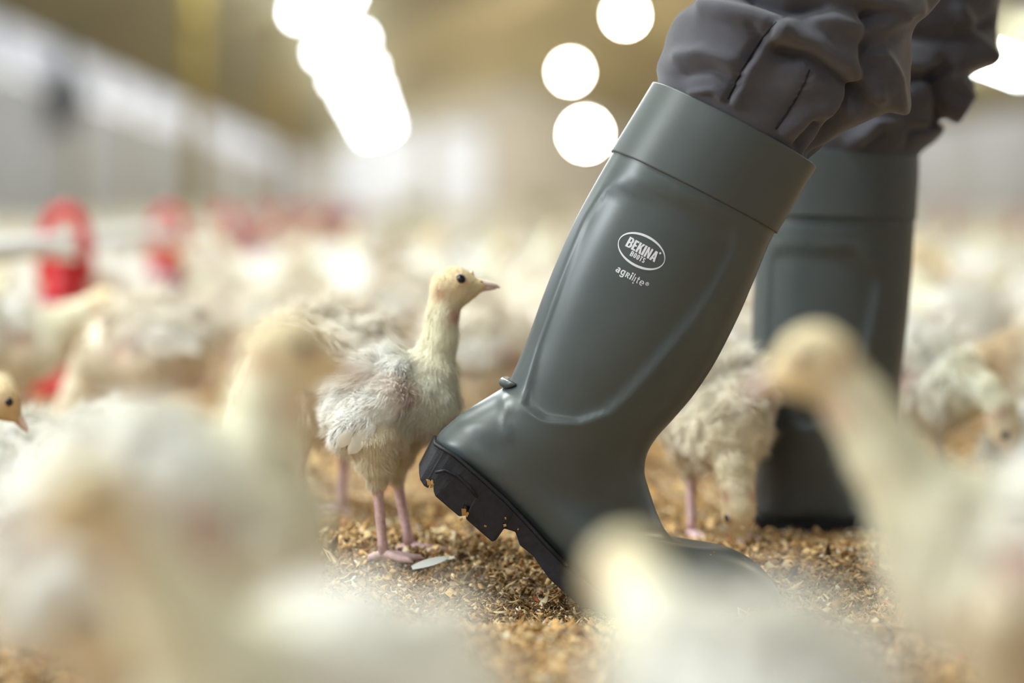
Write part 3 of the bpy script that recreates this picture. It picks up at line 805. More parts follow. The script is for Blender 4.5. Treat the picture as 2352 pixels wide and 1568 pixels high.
# ------------------------------------------------------------------ litter
def litter():
    pal = [((.62, .43, .20), 5), ((.72, .55, .30), 5), ((.50, .31, .13), 5), ((.80, .68, .45), 3), ((.30, .18, .08), 3), ((.86, .80, .66), 1.2), ((.60, .15, .06), .3), ((.40, .36, .22), 1.2), ((.88, .86, .82), .3), ((.18, .12, .08), .8)]
    cols = np.array([c for c, _ in pal]); pw = np.array([w for _, w in pal]); pw = pw / pw.sum()
    rn = np.random.default_rng(21); N = 90000
    y = np.concatenate([rn.uniform(1.25, 1.75, N // 5), rn.uniform(1.75, 2.55, N * 3 // 5), rn.uniform(2.55, 4.2, N - N // 5 - N * 3 // 5)])
    px = rn.uniform(-160, 2520, N); x = (px - VX) * y / FPX
    z = np.array([fz(a, b) for a, b in zip(x, y)])
    sz = rn.uniform(.0011, .0032, N) * np.where(rn.random(N) < .10, 2.2, 1.0) * np.where(y > 2.6, 1.6, 1.0)
    ang = rn.uniform(0, 2 * PI, N); tilt = rn.normal(0, .55, (N, 2))
    asp = rn.uniform(.18, .85, N)
    base = np.array([(-1, -.6), (.2, -1), (1, -.3), (.7, .8), (-.5, 1)])
    sh = base[None] + rn.normal(0, .28, (N, 5, 2)); sh[:, :, 1] *= asp[:, None]
    zz = rn.normal(0, .3, (N, 5)) + tilt[:, :1] * sh[:, :, 0] + tilt[:, 1:] * sh[:, :, 1]
    c, s = np.cos(ang)[:, None], np.sin(ang)[:, None]
    X = (sh[:, :, 0] * c - sh[:, :, 1] * s) * sz[:, None] + x[:, None]
    Y = (sh[:, :, 0] * s + sh[:, :, 1] * c) * sz[:, None] + y[:, None]
    Z = zz * sz[:, None] + z[:, None] + rn.uniform(.0005, .006, (N, 1))
    top = np.stack([X, Y, Z], 2); bot = top - np.array((0, 0, .0007))
    V = np.concatenate([top, bot], 1).reshape(-1, 3)
    i = np.arange(N)[:, None] * 10
    pent = i + np.array([[0, 1, 2, 3, 4]]); pb = i + np.array([[9, 8, 7, 6, 5]])
    quads = np.concatenate([i + np.array([[k, 5 + k, 5 + (k + 1) % 5, (k + 1) % 5]]) for k in range(5)])
    cc = cols[rn.choice(len(cols), N, p=pw)] * np.array((1.02, .93, .84)) * rn.uniform(.5, 1.2, (N, 1))
    o = obj('wood_litter', mesh('wood_litter', V, [pent, pb, quads], M['chips'], col=np.repeat(np.clip(cc, 0, .9), 10, 0), smooth=False), floor)
    tag(o, kind='stuff')
    # the larger shavings, one object each
    kinds = []
    for q in range(6):
        r2 = random.Random(q); b = MB(); n = 6
        L, Wd, curl = r2.uniform(.007, .012), r2.uniform(.002, .004), r2.uniform(.4, 2.2)
        V, F = [], []
        for k in range(n + 1):
            t = k / n; a = curl * (t - .5)
            p_ = Vector((math.sin(a) / curl * L * 1.2, 0, (1 - math.cos(a)) / curl * L * 1.2)); nn = Vector((-math.sin(a), 0, math.cos(a))) * .0005
            w_ = Wd * (.65 + .35 * math.sin(math.pi * t)) * r2.uniform(.85, 1.1)
            V += [p_ + Vector((0, -w_, 0)) + nn, p_ + Vector((0, w_, 0)) + nn, p_ + Vector((0, w_, 0)) - nn, p_ + Vector((0, -w_, 0)) - nn]
        for k in range(n):
            a = 4 * k; F += [(a + j, a + (j + 1) % 4, a + 4 + (j + 1) % 4, a + 4 + j) for j in range(4)]
        F += [(3, 2, 1, 0), (4 * n, 4 * n + 1, 4 * n + 2, 4 * n + 3)]
        c = cols[[1, 3, 2, 5, 0, 4][q]]
        kinds.append(mesh('wood_shaving', V, F, M['chips'], col=[tuple(c)] * len(V)))
    r2 = random.Random(77)
    for k in range(230):
        y_ = r2.uniform(1.72, 2.5); px_ = r2.choice([r2.uniform(560, 1330), r2.uniform(1500, 2330)]); x_ = (px_ - VX) * y_ / FPX
        o = obj('wood_shaving', r2.choice(kinds), floor); o.location = (x_, y_, fz(x_, y_) + r2.uniform(.003, .007))
        o.rotation_euler = (r2.uniform(-.5, .5), r2.uniform(-.5, .5), r2.uniform(0, 2 * PI)); o.scale = (r2.uniform(.6, 1.2),) * 3
litter()
# loose feather by the sharp poult's foot
fv, ff, fc = feather_mesh(.034, .0055, (.66, .68, .66), 8)
t = obj('loose_feather', mesh('loose_feather', [(x, y, z + .0009 * (i % 3 == 1)) for i, (x, y, z) in enumerate(fv)], ff, M['feather'], col=fc))
q = P(945, 1283, 2.03); t.location = (q.x, q.y, fz(q.x, q.y) + .010); t.rotation_euler = (.35, -.28, .25)
tag(t, "pale loose feather on the litter at the sharp poult's toes", 'feather')

# ------------------------------------------------------------------ the person: boots and trousers
def catmull(P_, m):
    P_ = np.asarray(P_, dtype=float); n = len(P_)
    L = np.concatenate([[0], np.cumsum(np.maximum(np.linalg.norm(np.diff(P_[:, :2], axis=0), axis=1), 1e-6))]); 
    Ts = np.linspace(0, n - 1, m); out = []
    for t in Ts:
        i = min(int(t), n - 2); f = t - i
        p0, p1, p2, p3 = P_[max(i - 1, 0)], P_[i], P_[i + 1], P_[min(i + 2, n - 1)]
        out.append(.5 * ((2 * p1) + (-p0 + p2) * f + (2 * p0 - 5 * p1 + 4 * p2 - p3) * f * f + (-p0 + 3 * p1 - 3 * p2 + p3) * f ** 3))
    return np.array(out)
def seg_dist(p, poly):
    """distance of points p (n,2) to an open polyline"""
    d = np.full(len(p), 1e9)
    for a, b in zip(poly[:-1], poly[1:]):
        a, b = np.array(a, float), np.array(b, float); ba = b - a; t = np.clip(((p - a) @ ba) / (ba @ ba), 0, 1)
        d = np.minimum(d, np.linalg.norm(p - a - t[:, None] * ba, axis=1))
    return d
def inside(p, poly):
    c = np.zeros(len(p), bool); n = len(poly)
    for i in range(n):
        (x1, y1), (x2, y2) = poly[i], poly[(i + 1) % n]
        m = ((y1 > p[:, 1]) != (y2 > p[:, 1])) & (p[:, 0] < (x2 - x1) * (p[:, 1] - y1) / ((y2 - y1) or 1e-9) + x1)
        c ^= m
    return c
def loft(st, d, m, nu, cap_end=False, cap_start=False, pxm=None):
    """st rows: bx, by, fx, fy, half width, flatness, skew, depth shift -> V, Q, pixel coords, lateral sign"""
    S = catmull(st, m); V = []; PX = []; SG = []
    for bx, by, fx, fy, w, e, sk, dy in S:
        for k in range(nu):
            a = 2 * PI * k / nu; u = math.cos(a); v = math.sin(a)
            px, py = (bx + fx) / 2 + u * (fx - bx) / 2, (by + fy) / 2 + u * (fy - by) / 2
            lat = w * math.copysign(abs(v) ** e, v) * (1 - sk * u)
            q = P(px, py, d); V.append((q.x, q.y + lat + dy, q.z)); PX.append((px, py) if v > 0 else (VX + q.x * FPX / (q.y + lat + dy), VY + (CAMH - q.z) * FPX / (q.y + lat + dy))); SG.append(v)
    F = []
    for i in range(m - 1):
        for k in range(nu):
            a, b = i * nu + k, i * nu + (k + 1) % nu; F.append((a, a + nu, b + nu, b))
    if cap_end: F.append(tuple((m - 1) * nu + k for k in range(nu)))
    if cap_start: F.append(tuple(range(nu - 1, -1, -1)))
    return np.array(V), F, np.array(PX), np.array(SG)

def clean(V, F, mats, name, parent):
    me = mesh(name, V, F, mats)
    import bmesh
    b = bmesh.new(); b.from_mesh(me); bmesh.ops.recalc_face_normals(b, faces=b.faces[:]); b.to_mesh(me); b.free()
    me.polygons.foreach_set('use_smooth', np.ones(len(me.polygons), dtype=bool)); me.update()
    return obj(name, me, parent)

person = tag(empty('person', (.3, 2.1, 0)), 'person walking right in grey work trousers and dark green rubber boots', 'person')
person.matrix_world
def rel(o):   # geometry is given in world coordinates
    o.matrix_parent_inverse = Matrix.Translation(-Vector(person.location)); return o

E0 = .86
def boot(d, shaft, cuff, sole_edge, sole_low, panel, dy, label=None, heel_line=None):
    V, F, PX, SG = loft(shaft, d, 150, 96, cap_end=True)
    V0 = V.copy()
    off = np.zeros(len(V))
    if panel is not None:
        ds = seg_dist(PX, panel + [panel[0]]); ins = inside(PX, panel)
        t = np.clip(.5 + np.where(ins, ds, -ds) / 18.0, 0, 1); off -= .0040 * (t * t * (3 - 2 * t))
        dr = seg_dist(PX, panel + [panel[0]]); off += .0010 * np.exp(-(dr / 14.0) ** 2)
    for line, amp, wd in heel_line or []:
        off += amp * np.exp(-(seg_dist(PX, line) / wd) ** 2)
    V[:, 1] += np.sign(SG) * off * np.clip(np.abs(SG) * 2.2, 0, 1)
    o = clean(V, F, M['rubber'], 'boot', person); rel(o)
    if label: o['label'] = label
    # cuff: a wider band with its own lower edge
    cf = np.array(cuff, float); CV, CF, _, _ = loft(cf, d, 26, 96)
    inner = cf.copy(); mid = (inner[:, 0:2] + inner[:, 2:4]) / 2
    inner[:, 0:2] = mid + (inner[:, 0:2] - mid) * .965; inner[:, 2:4] = mid + (inner[:, 2:4] - mid) * .965; inner[:, 4] *= .955
    IV, IF, _, _ = loft(inner, d, 26, 96)
    n = len(CV); V2 = np.concatenate([CV, IV]); F2 = list(CF) + [tuple(i + n for i in f[::-1]) for f in IF]
    for row in (0, 25):
        for k in range(96):
            a, b = row * 96 + k, row * 96 + (k + 1) % 96; F2.append((a, b, b + n, a + n))
    c = clean(V2, F2, M['cuff'], 'cuff', o); c.matrix_parent_inverse = Matrix.Identity(4)
    # sole: outline of top edge and low edge swept across its width
    return o, V0
def sole(o, d, top, low, widths, dy=0.0, n_cross=9):
    """top, low: lists of pixel points of the same length from heel to toe; widths per point"""
    V, F = [], []; n = len(top); rows = 2 * n_cross
    for i in range(n):
        w = widths[i]
        for k in range(n_cross):
            s = -1 + 2 * k / (n_cross - 1)
            q = P(*top[i], d - w); V.append((q.x, d + dy + s * w, q.z))
        for k in range(n_cross):
            s = 1 - 2 * k / (n_cross - 1)
            q = P(*low[i], d - w); V.append((q.x, d + dy + s * w * .97, q.z))
    for i in range(n - 1):
        for k in range(rows):
            a, b = i * rows + k, i * rows + (k + 1) % rows; F.append((a, b, b + rows, a + rows))
    F.append(tuple(range(rows - 1, -1, -1))); F.append(tuple((n - 1) * rows + k for k in range(rows)))
    me = mesh('sole', V, F, M['sole'], smooth=False)
    s_ = obj('sole', me, o); s_.matrix_parent_inverse = Matrix.Identity(4)
    m_ = s_.modifiers.new('bevel', 'BEVEL'); m_.width = .0012; m_.segments = 2; m_.limit_method = 'ANGLE'
    return s_

D1 = 2.0
shaft1 = [
    (1478, 235, 1850, 420, .0600, E0, 0, 0), (1408, 350, 1778, 532, .0605, E0, 0, 0), (1336, 478, 1731, 640, .0600, E0, 0, 0), (1292, 570, 1693, 728, .0590, E0, 0, 0),
    (1252, 668, 1640, 832, .0575, E0, 0, 0), (1213, 775, 1592, 905, .0550, E0, 0, 0), (1184, 845, 1544, 962, .0520, E0, 0, 0), (1163, 884, 1508, 1002, .0500, E0, 0, 0),
    (1128, 908, 1486, 1040, .0480, E0, .02, 0), (1082, 936, 1480, 1082, .0465, E0, .05, 0), (1040, 966, 1490, 1122, .0450, E0, .1, 0), (1002, 1010, 1510, 1180, .0430, .8, .15, 0),
    (1040, 1052, 1530, 1219, .0420, .7, .2, 0), (1100, 1104, 1560, 1243, .0420, .65, .2, 0), (1170, 1168, 1600, 1250, .0430, .6, .2, 0), (1245, 1246, 1660, 1255, .0450, .6, .2, 0),
    (1330, 1325, 1710, 1275, .0480, .6, .15, 0), (1430, 1382, 1752, 1306, .0480, .6, .1, 0), (1540, 1400, 1780, 1345, .0440, .6, .05, 0), (1660, 1408, 1792, 1378, .0330, .7, 0, 0), (1740, 1408, 1794, 1398, .0150, .8, 0, 0)]
cuff1 = [(1500, 188, 1872, 386, .0625, E0, 0, 0), (1470, 238, 1842, 436, .0630, E0, 0, 0), (1437, 292, 1811, 488, .0628, E0, 0, 0), (1404, 346, 1781, 537, .0626, E0, 0, 0)]
panel1 = [(1400, 428), (1470, 432), (1570, 458), (1680, 512), (1690, 560), (1640, 660), (1580, 745), (1490, 850), (1440, 905), (1395, 945), (1330, 968), (1250, 962), (1205, 930), (1236, 800), (1292, 640), (1345, 500)]
details1 = [([(1152, 890), (1160, 940), (1164, 1000)], .0016, 9), ([(1415, 366), (1500, 386), (1600, 430), (1700, 490), (1765, 540)], .0009, 8),
            ([(1040, 990), (1090, 1000), (1130, 1040)], -.0015, 24)]
boot1, B1V = boot(D1, shaft1, cuff1, None, None, panel1, 0, 'tilted boot nearer the camera, heel lifted, white oval print', details1)
# kick-off spur at the back of the heel
mb = MB(); a = P(1146, 880, D1); 
for i, (dx, r) in enumerate(((0, .0),)): pass
mb.tube([P(1157, 878, D1) + Vector((.060 * (1 - math.sqrt(1 - (y_ / .05) ** 2)) + .0012 * (abs(y_) > .02), y_, 0)) for y_ in np.linspace(-.024, .024, 11)], [.001, .003] + [.0042] * 7 + [.003, .001], 10)
s_ = mb.build('spur', M['rubber'], boot1, True)
# sole of the tilted boot with its tread notches
top1 = [(998, 1012), (1010, 1022), (1018, 1030), (1022, 1033), (1030, 1039), (1036, 1043), (1056, 1060), (1070, 1072), (1076, 1077), (1086, 1086), (1090, 1089), (1112, 1108), (1140, 1134), (1158, 1150), (1175, 1168), (1182, 1175), (1196, 1190), (1222, 1218), (1250, 1250), (1300, 1302), (1360, 1350), (1440, 1388), (1540, 1404), (1660, 1412), (1745, 1412), (1785, 1404)]
low1 = [(962, 1082), (965, 1102), (974, 1116), (984, 1122), (990, 1100), (998, 1104), (1000, 1140), (1054, 1186), (1063, 1186), (1068, 1160), (1080, 1164), (1070, 1192), (1104, 1222), (1131, 1245), (1140, 1240), (1158, 1214), (1184, 1222), (1194, 1252), (1224, 1276), (1262, 1330), (1330, 1392), (1420, 1420), (1540, 1426), (1660, 1428), (1750, 1424), (1790, 1408)]
low1.insert(6, (996, 1128)); top1.insert(6, (1042, 1048))
wid1 = [.028, .033, .035, .036, .037, .038, .0385, .0395, .041, .0413, .0415, .0415, .0415, .041, .0407, .0405, .040, .040, .040, .041, .0435, .0465, .048, .046, .040, .028, .012]
so1 = sole(boot1, D1, top1, low1, wid1)
mb = MB(); mb.tube([P(998, 1010, D1) + Vector((0, -.0435 * k, 0)) for k in (0.2, .5, .8)] + [P(x + 3, y - 2, D1 - w_) + Vector((0, -.0012, 0)) for (x, y), w_ in list(zip(top1, wid1))[6:21]], .0016, 8); mb.build('welt', M['sole'], boot1, True)
# raised tread relief on the side of the heel
mb = MB()
mb.tube([P(x, y, D1 - .0415) for x, y in ((1000, 1085), (1022, 1080), (1050, 1092), (1080, 1120), (1095, 1140))], .0014, 8); mb.build('tread_rib', M['sole'], so1, True)
D2 = 2.34
shaft2 = [(1742, 400, 2102, 400, .058, E0, 0, 0), (1740, 500, 2098, 500, .058, E0, 0, 0), (1732, 640, 2090, 640, .057, E0, 0, 0), (1728, 780, 2077, 780, .055, E0, 0, 0), (1732, 900, 2062, 900, .051, E0, 0, 0),
          (1738, 980, 2054, 985, .047, E0, 0, 0), (1736, 1060, 2064, 1030, .045, E0, .05, 0), (1730, 1130, 2090, 1066, .044, .8, .1, 0), (1728, 1185, 2130, 1094, .043, .7, .2, 0), (1790, 1192, 2190, 1118, .042, .65, .2, 0),
          (1900, 1192, 2260, 1138, .043, .6, .2, 0), (2060, 1196, 2330, 1152, .046, .6, .15, 0), (2200, 1198, 2390, 1168, .046, .6, .1, 0), (2320, 1200, 2425, 1186, .036, .7, 0, 0), (2390, 1200, 2430, 1196, .016, .8, 0, 0)]
cuff2 = [(1736, 338, 2108, 360, .0610, E0, 0, 0), (1735, 390, 2107, 410, .0612, E0, 0, 0), (1734, 440, 2104, 456, .061, E0, 0, 0), (1734, 492, 2101, 505, .0608, E0, 0, 0)]
panel2 = [(1770, 585), (1800, 570), (1960, 575), (2020, 640), (1990, 800), (1930, 960), (1850, 985), (1775, 960), (1762, 760)]
boot2, _ = boot(D2, shaft2, cuff2, None, None, panel2, 0, 'upright boot standing flat behind the tilted one', [([(1745, 520), (1900, 530), (2090, 520)], .0009, 8)])
top2 = [(1728, 1184), (1745, 1190), (1800, 1194), (1900, 1194), (2060, 1198), (2200, 1200), (2320, 1202), (2400, 1202), (2430, 1196)]
low2 = [(1738, 1205), (1745, 1224), (1800, 1228), (1900, 1230), (2060, 1230), (2200, 1230), (2320, 1230), (2400, 1226), (2436, 1206)]
sole(boot2, D2, top2, low2, [.03, .038, .041, .041, .044, .046, .042, .028, .012])

# logo print on the tilted boot
dg = bpy.context.evaluated_depsgraph_get()
bm_o = boot1.data; bvh1 = BVHTree.FromPolygons([tuple(v.co) for v in bm_o.vertices], [tuple(p.vertices) for p in bm_o.polygons])
def cast(bvh, px, py, d, lift):
    e = Vector((0, 0, CAMH)); r = (P(px, py, d) - e).normalized(); h = bvh.ray_cast(e, r)
    return (h[0] if h[0] else P(px, py, d)) - r * lift
def on_boot(px, py, lift=.0003): return cast(bvh1, px, py, D1, lift)
r2 = random.Random(9)
for px, py, s in ((985, 1107, 1), (992, 1115, .8), (1066, 1176, 1.1), (1073, 1180, .8), (1060, 1192, .6), (1115, 1208, .45), (1161, 1190, .4), (1160, 1206, .5), (1190, 1215, .3), (1640, 1268, .4), (1632, 1274, .4), (1710, 1283, .3)):
    on_sole = py > 1100 and px < 1300
    w_ = -.0418 if on_sole else -.034
    b = MB(); b.box((0, 0, 0), (.0045 * s, .002 * s, .003 * s), Matrix.Rotation(r2.uniform(0, 3), 3, 'Y'))
    for i, v in enumerate(b.v): b.v[i] = tuple(Vector(v) * r2.uniform(.7, 1.3))
    o = b.build('wood_crumb', M['chips'], so1 if on_sole else boot1); a = o.data.color_attributes.new('col', 'FLOAT_COLOR', 'POINT')
    a.data.foreach_set('color', np.tile((.46, .26, .09, 1.0), len(o.data.vertices)))
    q = P(px, py, D1 + w_) if on_sole else on_boot(px, py, 0); o.location = q

LOGO_ANG = math.radians(29)
ca, sa = math.cos(LOGO_ANG), math.sin(LOGO_ANG)
def text_faces(ch, size, bold, sx):
    cu = bpy.data.curves.new('t', 'FONT'); cu.body = ch; cu.size = size; cu.offset = bold; cu.resolution_u = 4; cu.fill_mode = 'FRONT' if hasattr(cu, 'fill_mode') else cu.fill_mode
    o = bpy.data.objects.new('t', cu); COL.objects.link(o); bpy.context.view_layer.update()
    e = o.evaluated_get(bpy.context.evaluated_depsgraph_get()); me = e.to_mesh()
    V = [(v.co.x * sx, v.co.y) for v in me.vertices]; F = [tuple(p.vertices) for p in me.polygons]
    e.to_mesh_clear(); bpy.data.objects.remove(o); bpy.data.curves.remove(cu)
    return V, F
def emit(mb, V, F, ox, oy, shear=0.0):
    """V in print units (pixels along / up the baseline) from origin pixel (ox, oy)"""
    W = []
    for x, y in V:
        xx = x + shear * y
        W.append(on_boot(ox + xx * ca + y * sa, oy + xx * sa - y * ca))
    mb.add(W, F)
def glyphs(mb, word, ox, oy, width, height, bold):
    """letters stretched to fill width x height"""
    V, F = text_faces(word, 10, bold, 1)
    xs = [v[0] for v in V]; ys = [v[1] for v in V]
    x0, x1, y0, y1 = min(xs), max(xs), min(ys), max(ys)
    emit(mb, [((x - x0) / (x1 - x0) * width, (y - y0) / (y1 - y0) * height) for x, y in V], F, ox, oy)
def poly_glyph(mb, polys, ox, oy): 
    for V, F in polys: emit(mb, V, F, ox, oy)
logo = MB()
# heavy condensed capitals drawn stroke by stroke on a 10 x 24 cell
def rect(x0, y0, x1, y1, k=0): return ([(x0, y0), (x1, y0), (x1 + k, y1), (x0 + k, y1)], [(0, 1, 2, 3)])
def quad(*p): return (list(p), [(0, 1, 2, 3)])
def ringarc(cx, cy, rx, ry, tx, ty, a0, a1, n=14):
    V, F = [], []
    for i in range(n + 1):
        a = math.radians(a0 + (a1 - a0) * i / n)
        V += [(cx + rx * math.cos(a), cy + ry * math.sin(a)), (cx + (rx - tx) * math.cos(a), cy + (ry - ty) * math.sin(a))]
    for i in range(n): F.append((2 * i, 2 * i + 2, 2 * i + 3, 2 * i + 1))
    return (V, F)
H_ = 24.0; T_ = 4.6
G = {
    'B': (12.5, [rect(0, 0, T_, H_), rect(T_, 0, 7, 3.4), rect(T_, 10.6, 7, 14), rect(T_, H_ - 3.4, 7, H_), ringarc(7, 7, 5.4, 7, T_, 3.4, -90, 90), ringarc(7, 17.3, 5.0, 6.7, T_, 3.4, -90, 90)]),
    'E': (9.5, [rect(0, 0, T_, H_), rect(T_, 0, 9, 4), rect(T_, 10, 8.3, 14), rect(T_, H_ - 4, 9, H_)]),
    'K': (12.2, [rect(0, 0, T_, H_), quad((T_, 8), (T_, 14.5), (7.2, H_), (12, H_)), quad((5.2, 13.5), (8.0, 16.5), (12.6, 0), (7.6, 0))]),
    'I': (5.6, [rect(0, 0, T_ + .2, H_)]),
    'N': (12.4, [rect(0, 0, 4.1, H_), rect(7.7, 0, 11.8, H_), quad((4.1, H_), (4.1, 14.0), (7.7, 0), (7.7, 10.0)), ]),
    'A': (12.5, [quad((0, 0), (4.4, 0), (7.2, H_), (3.8, H_)), quad((8.4, 0), (12.8, 0), (9.0, H_), (5.6, H_)), rect(3.6, 4.6, 9.0, 8.4)]),
    'O': (11.2, [ringarc(5.3, 6.5, 5.3, 6.5, T_ - .4, 3.4, 180, 360), ringarc(5.3, H_ - 6.5, 5.3, 6.5, T_ - .4, 3.4, 0, 180), rect(0, 6.5, T_ - .4, H_ - 6.5), rect(10.6 - T_ + .4, 6.5, 10.6, H_ - 6.5)]),
    'T': (9.8, [rect(2.6, 0, 7.0, H_ - 4), rect(0, H_ - 4, 9.6, H_)]),
    'S': (11, [ringarc(5.1, H_ - 6.6, 5.1, 6.6, T_ - .4, 3.4, 10, 235), ringarc(5.1, 6.6, 5.1, 6.6, T_ - .4, 3.4, -170, 55), quad((1.4, 13.2), (4.6, 15.6), (9.0, 10.6), (5.8, 8.2))]),
}
def sub(V, F, n=3):
    return V, F
def word(mb, txt, ox, oy, hpx, wpx, gap=.8):
    tot = sum(G[c][0] + gap for c in txt); sx = wpx / tot; sy = hpx / H_; x = 0
    for c in txt:
        adv, polys = G[c]; adv += gap
        for V, F in polys: emit(mb, [((x + a) * sx, b * sy) for a, b in V], F, ox, oy)
        x += adv
word(logo, 'BEKINA', 1435.5, 564.5, 24.5, 78)
word(logo, 'BOOTS', 1445.7, 586.3, 12.2, 39, 2.2)
# dot after the last letter
n = 16
V = [(0, 0)] + [(2.5 * math.cos(2 * PI * i / n), 2.5 * math.sin(2 * PI * i / n)) for i in range(n)]
emit(logo, V, [(0, 1 + i, 1 + (i + 1) % n) for i in range(n)], 1516.4, 581.3)
# oval ring, thick along top and bottom, thin at the ends
V, F = [], []; n = 96
for i in range(n):
    a = 2 * PI * i / n; th = 1.8 + 3.6 * abs(math.sin(a - .15)) ** 1.5
    V += [(58.6 * math.cos(a), 38.2 * math.sin(a)), ((58.6 - th) * math.cos(a), (38.2 - th) * math.sin(a))]
for i in range(n): j = (i + 1) % n; F.append((2 * i, 2 * j, 2 * j + 1, 2 * i + 1))
emit(logo, V, F, 1473.5, 576.5)
def flip(mb):   # prints face the camera side
    return mb
lg = logo.build('oval_print', M['print'], boot1); lg['label'] = 'white oval print with block letters'
sub_ = MB()
OX, OY = 1412.5, 622.5
def sg(*polys):
    for V, F in polys: emit(sub_, V, F, OX, OY)
def at_x(x, g): return ([(a + x, b) for a, b in g[0]], g[1])
b_ = 3.2                                  # heavy strokes for the first letters, fine ones after
sg(*[at_x(0, g) for g in (ringarc(4.6, 3.7, 4.6, 3.9, b_, 2.2, 0, 360, 20), rect(6.6, 0, 9.8, 8.6), ringarc(5.4, 8.0, 4.4, 4.4, b_, 2.6, 0, 150))])
sg(*[at_x(12.2, g) for g in (ringarc(5.2, 6.2, 5.2, 6.2, b_, 2.7, 0, 360, 20), rect(7.4, -1.2, 10.6, 12.2), ringarc(5.4, -1.2, 5.2, 4.4, b_, 2.6, -160, 0))])
sg(*[at_x(25.6, g) for g in (rect(0, 0, 2.7, 12), ringarc(4.4, 8.6, 4.2, 3.5, 2.7, 2.2, -90, 90), rect(2.7, 9.8, 4.6, 12), rect(2.7, 5.1, 4.6, 7.2), quad((3.4, 5.4), (6.2, 5.4), (9.2, 0), (6.1, 0)))])
sg(*[at_x(36.8, g) for g in (rect(0, 0, 3.2, 11.6), ringarc(1.6, 15.2, 2.1, 2.1, 2.1, 2.1, 0, 360, 16))])
sg(*[at_x(43.0, g) for g in (rect(0, 0, 2.1, 17.5),)])
sg(*[at_x(48.0, g) for g in (rect(0, 0, 2.1, 11.6), ringarc(1.05, -3.6, 1.7, 1.7, 1.7, 1.7, 0, 360, 16))])
sg(*[at_x(53.2, g) for g in (rect(1.6, 2.4, 3.7, 15.4), rect(0, 9.9, 6.4, 11.8), ringarc(4.6, 2.8, 3.0, 2.8, 2.1, 1.9, 180, 290))])
sg(*[at_x(61.6, g) for g in (ringarc(5.2, 5.9, 5.2, 6.0, 2.1, 1.9, 0, 310, 24), rect(1.2, 5.0, 10.2, 6.7))])
sg(*[at_x(74.8, g) for g in (ringarc(4.2, 10.2, 4.2, 4.2, 1.0, 1.0, 0, 360, 24), rect(2.7, 7.9, 3.6, 12.5), ringarc(3.8, 11.2, 1.9, 1.4, .9, .9, -90, 90), quad((3.8, 10.2), (4.6, 10.2), (5.9, 7.9), (5.0, 7.9)))])
lg2 = sub_.build('word_print', M['print'], boot1); lg2['label'] = 'small white lower-case word print'
for o_ in (lg, lg2):
    import bmesh
    b = bmesh.new(); b.from_mesh(o_.data)
    for f in b.faces:
        f.normal_update()
        if f.normal.y > 0: f.normal_flip()
    b.to_mesh(o_.data); b.free()

# trousers
def leg_loft(st, d, m, nu): return loft(st, d, m, nu)
legA = [(1462, 300, 1786, 480, .054, .9, 0, 0), (1488, 245, 1822, 425, .058, .9, 0, 0), (1511, 192, 1856, 372, .062, .9, 0, 0), (1514, 150, 1920, 318, .068, .9, 0, 0), (1530, 110, 2000, 275, .074, .9, 0, 0), (1538, 75, 2066, 225, .078, .9, 0, 0),
        (1560, 35, 2084, 150, .082, .9, 0, .0), (1605, -8, 2100, 60, .085, .9, 0, .005), (1640, -60, 2170, -20, .088, .9, 0, .01), (1690, -250, 2230, -200, .09, .9, 0, .02), (1700, -600, 2230, -580, .092, .9, 0, .04), (1690, -1150, 2240, -1150, .1, .9, 0, .08), (1700, -1500, 2220, -1500, .1, .9, 0, .1)]
legB = [(1765, 440, 2080, 452, .052, .9, 0, 0), (1757, 395, 2086, 405, .056, .9, 0, 0), (1752, 345, 2106, 360, .060, .9, 0, 0), (1756, 310, 2152, 312, .068, .9, 0, 0), (1765, 275, 2158, 278, .068, .9, 0, 0), (1780, 240, 2215, 248, .076, .9, 0, 0), (1790, 195, 2234, 198, .078, .9, 0, 0),
        (1800, 165, 2222, 168, .076, .9, 0, 0), (1830, 115, 2272, 112, .082, .9, 0, 0), (1850, 0, 2292, 0, .086, .9, 0, 0), (1850, -300, 2300, -300, .09, .9, 0, -.02), (1840, -700, 2290, -700, .095, .9, 0, -.05), (1810, -1150, 2260, -1150, .1, .9, 0, -.1)]
foldsA = [  # (polyline, height, width) in the photograph's frame: ridges and valleys of the bunched cloth
    ([(1672, 228), (1700, 170), (1735, 110), (1770, 62), (1800, 38)], -.0040, 7), ([(1690, 232), (1720, 165), (1760, 105), (1800, 70)], .0035, 16),
    ([(1780, 298), (1830, 225), (1865, 150)], -.0014, 5),
    ([(1800, 75), (1880, 100), (1950, 150), (2010, 215)], .008, 26), ([(1790, 118), (1860, 128), (1930, 178), (1985, 235)], -.010, 22),
    ([(1990, 40), (1995, 120), (1985, 190)], -.009, 20), ([(1880, 40), (1990, 70), (2060, 40)], .009, 26), ([(2020, 130), (2052, 180), (2060, 235)], .008, 18), ([(1950, 250), (2000, 190), (2020, 140)], -.006, 12),
    ([(1860, 360), (1930, 270), (1990, 215)], -.007, 12), ([(1810, 300), (1860, 260), (1900, 250)], .005, 22), ([(1830, 335), (1855, 300), (1870, 285)], -.004, 8),
    ([(1720, -10), (1800, 20), (1880, 25)], -.009, 16), ([(1620, 20), (1720, 35), (1800, 60)], .006, 20), ([(1560, 130), (1620, 120), (1680, 140)], .004, 18), ([(1575, 170), (1640, 160), (1690, 190)], -.003, 14),
    ([(1590, 215), (1640, 205), (1660, 225)], .003, 10), ([(1730, 60), (1740, 90), (1720, 130)], -.003, 10), ([(1640, -60), (1760, -30), (1900, -20), (2100, 10)], .008, 24)]
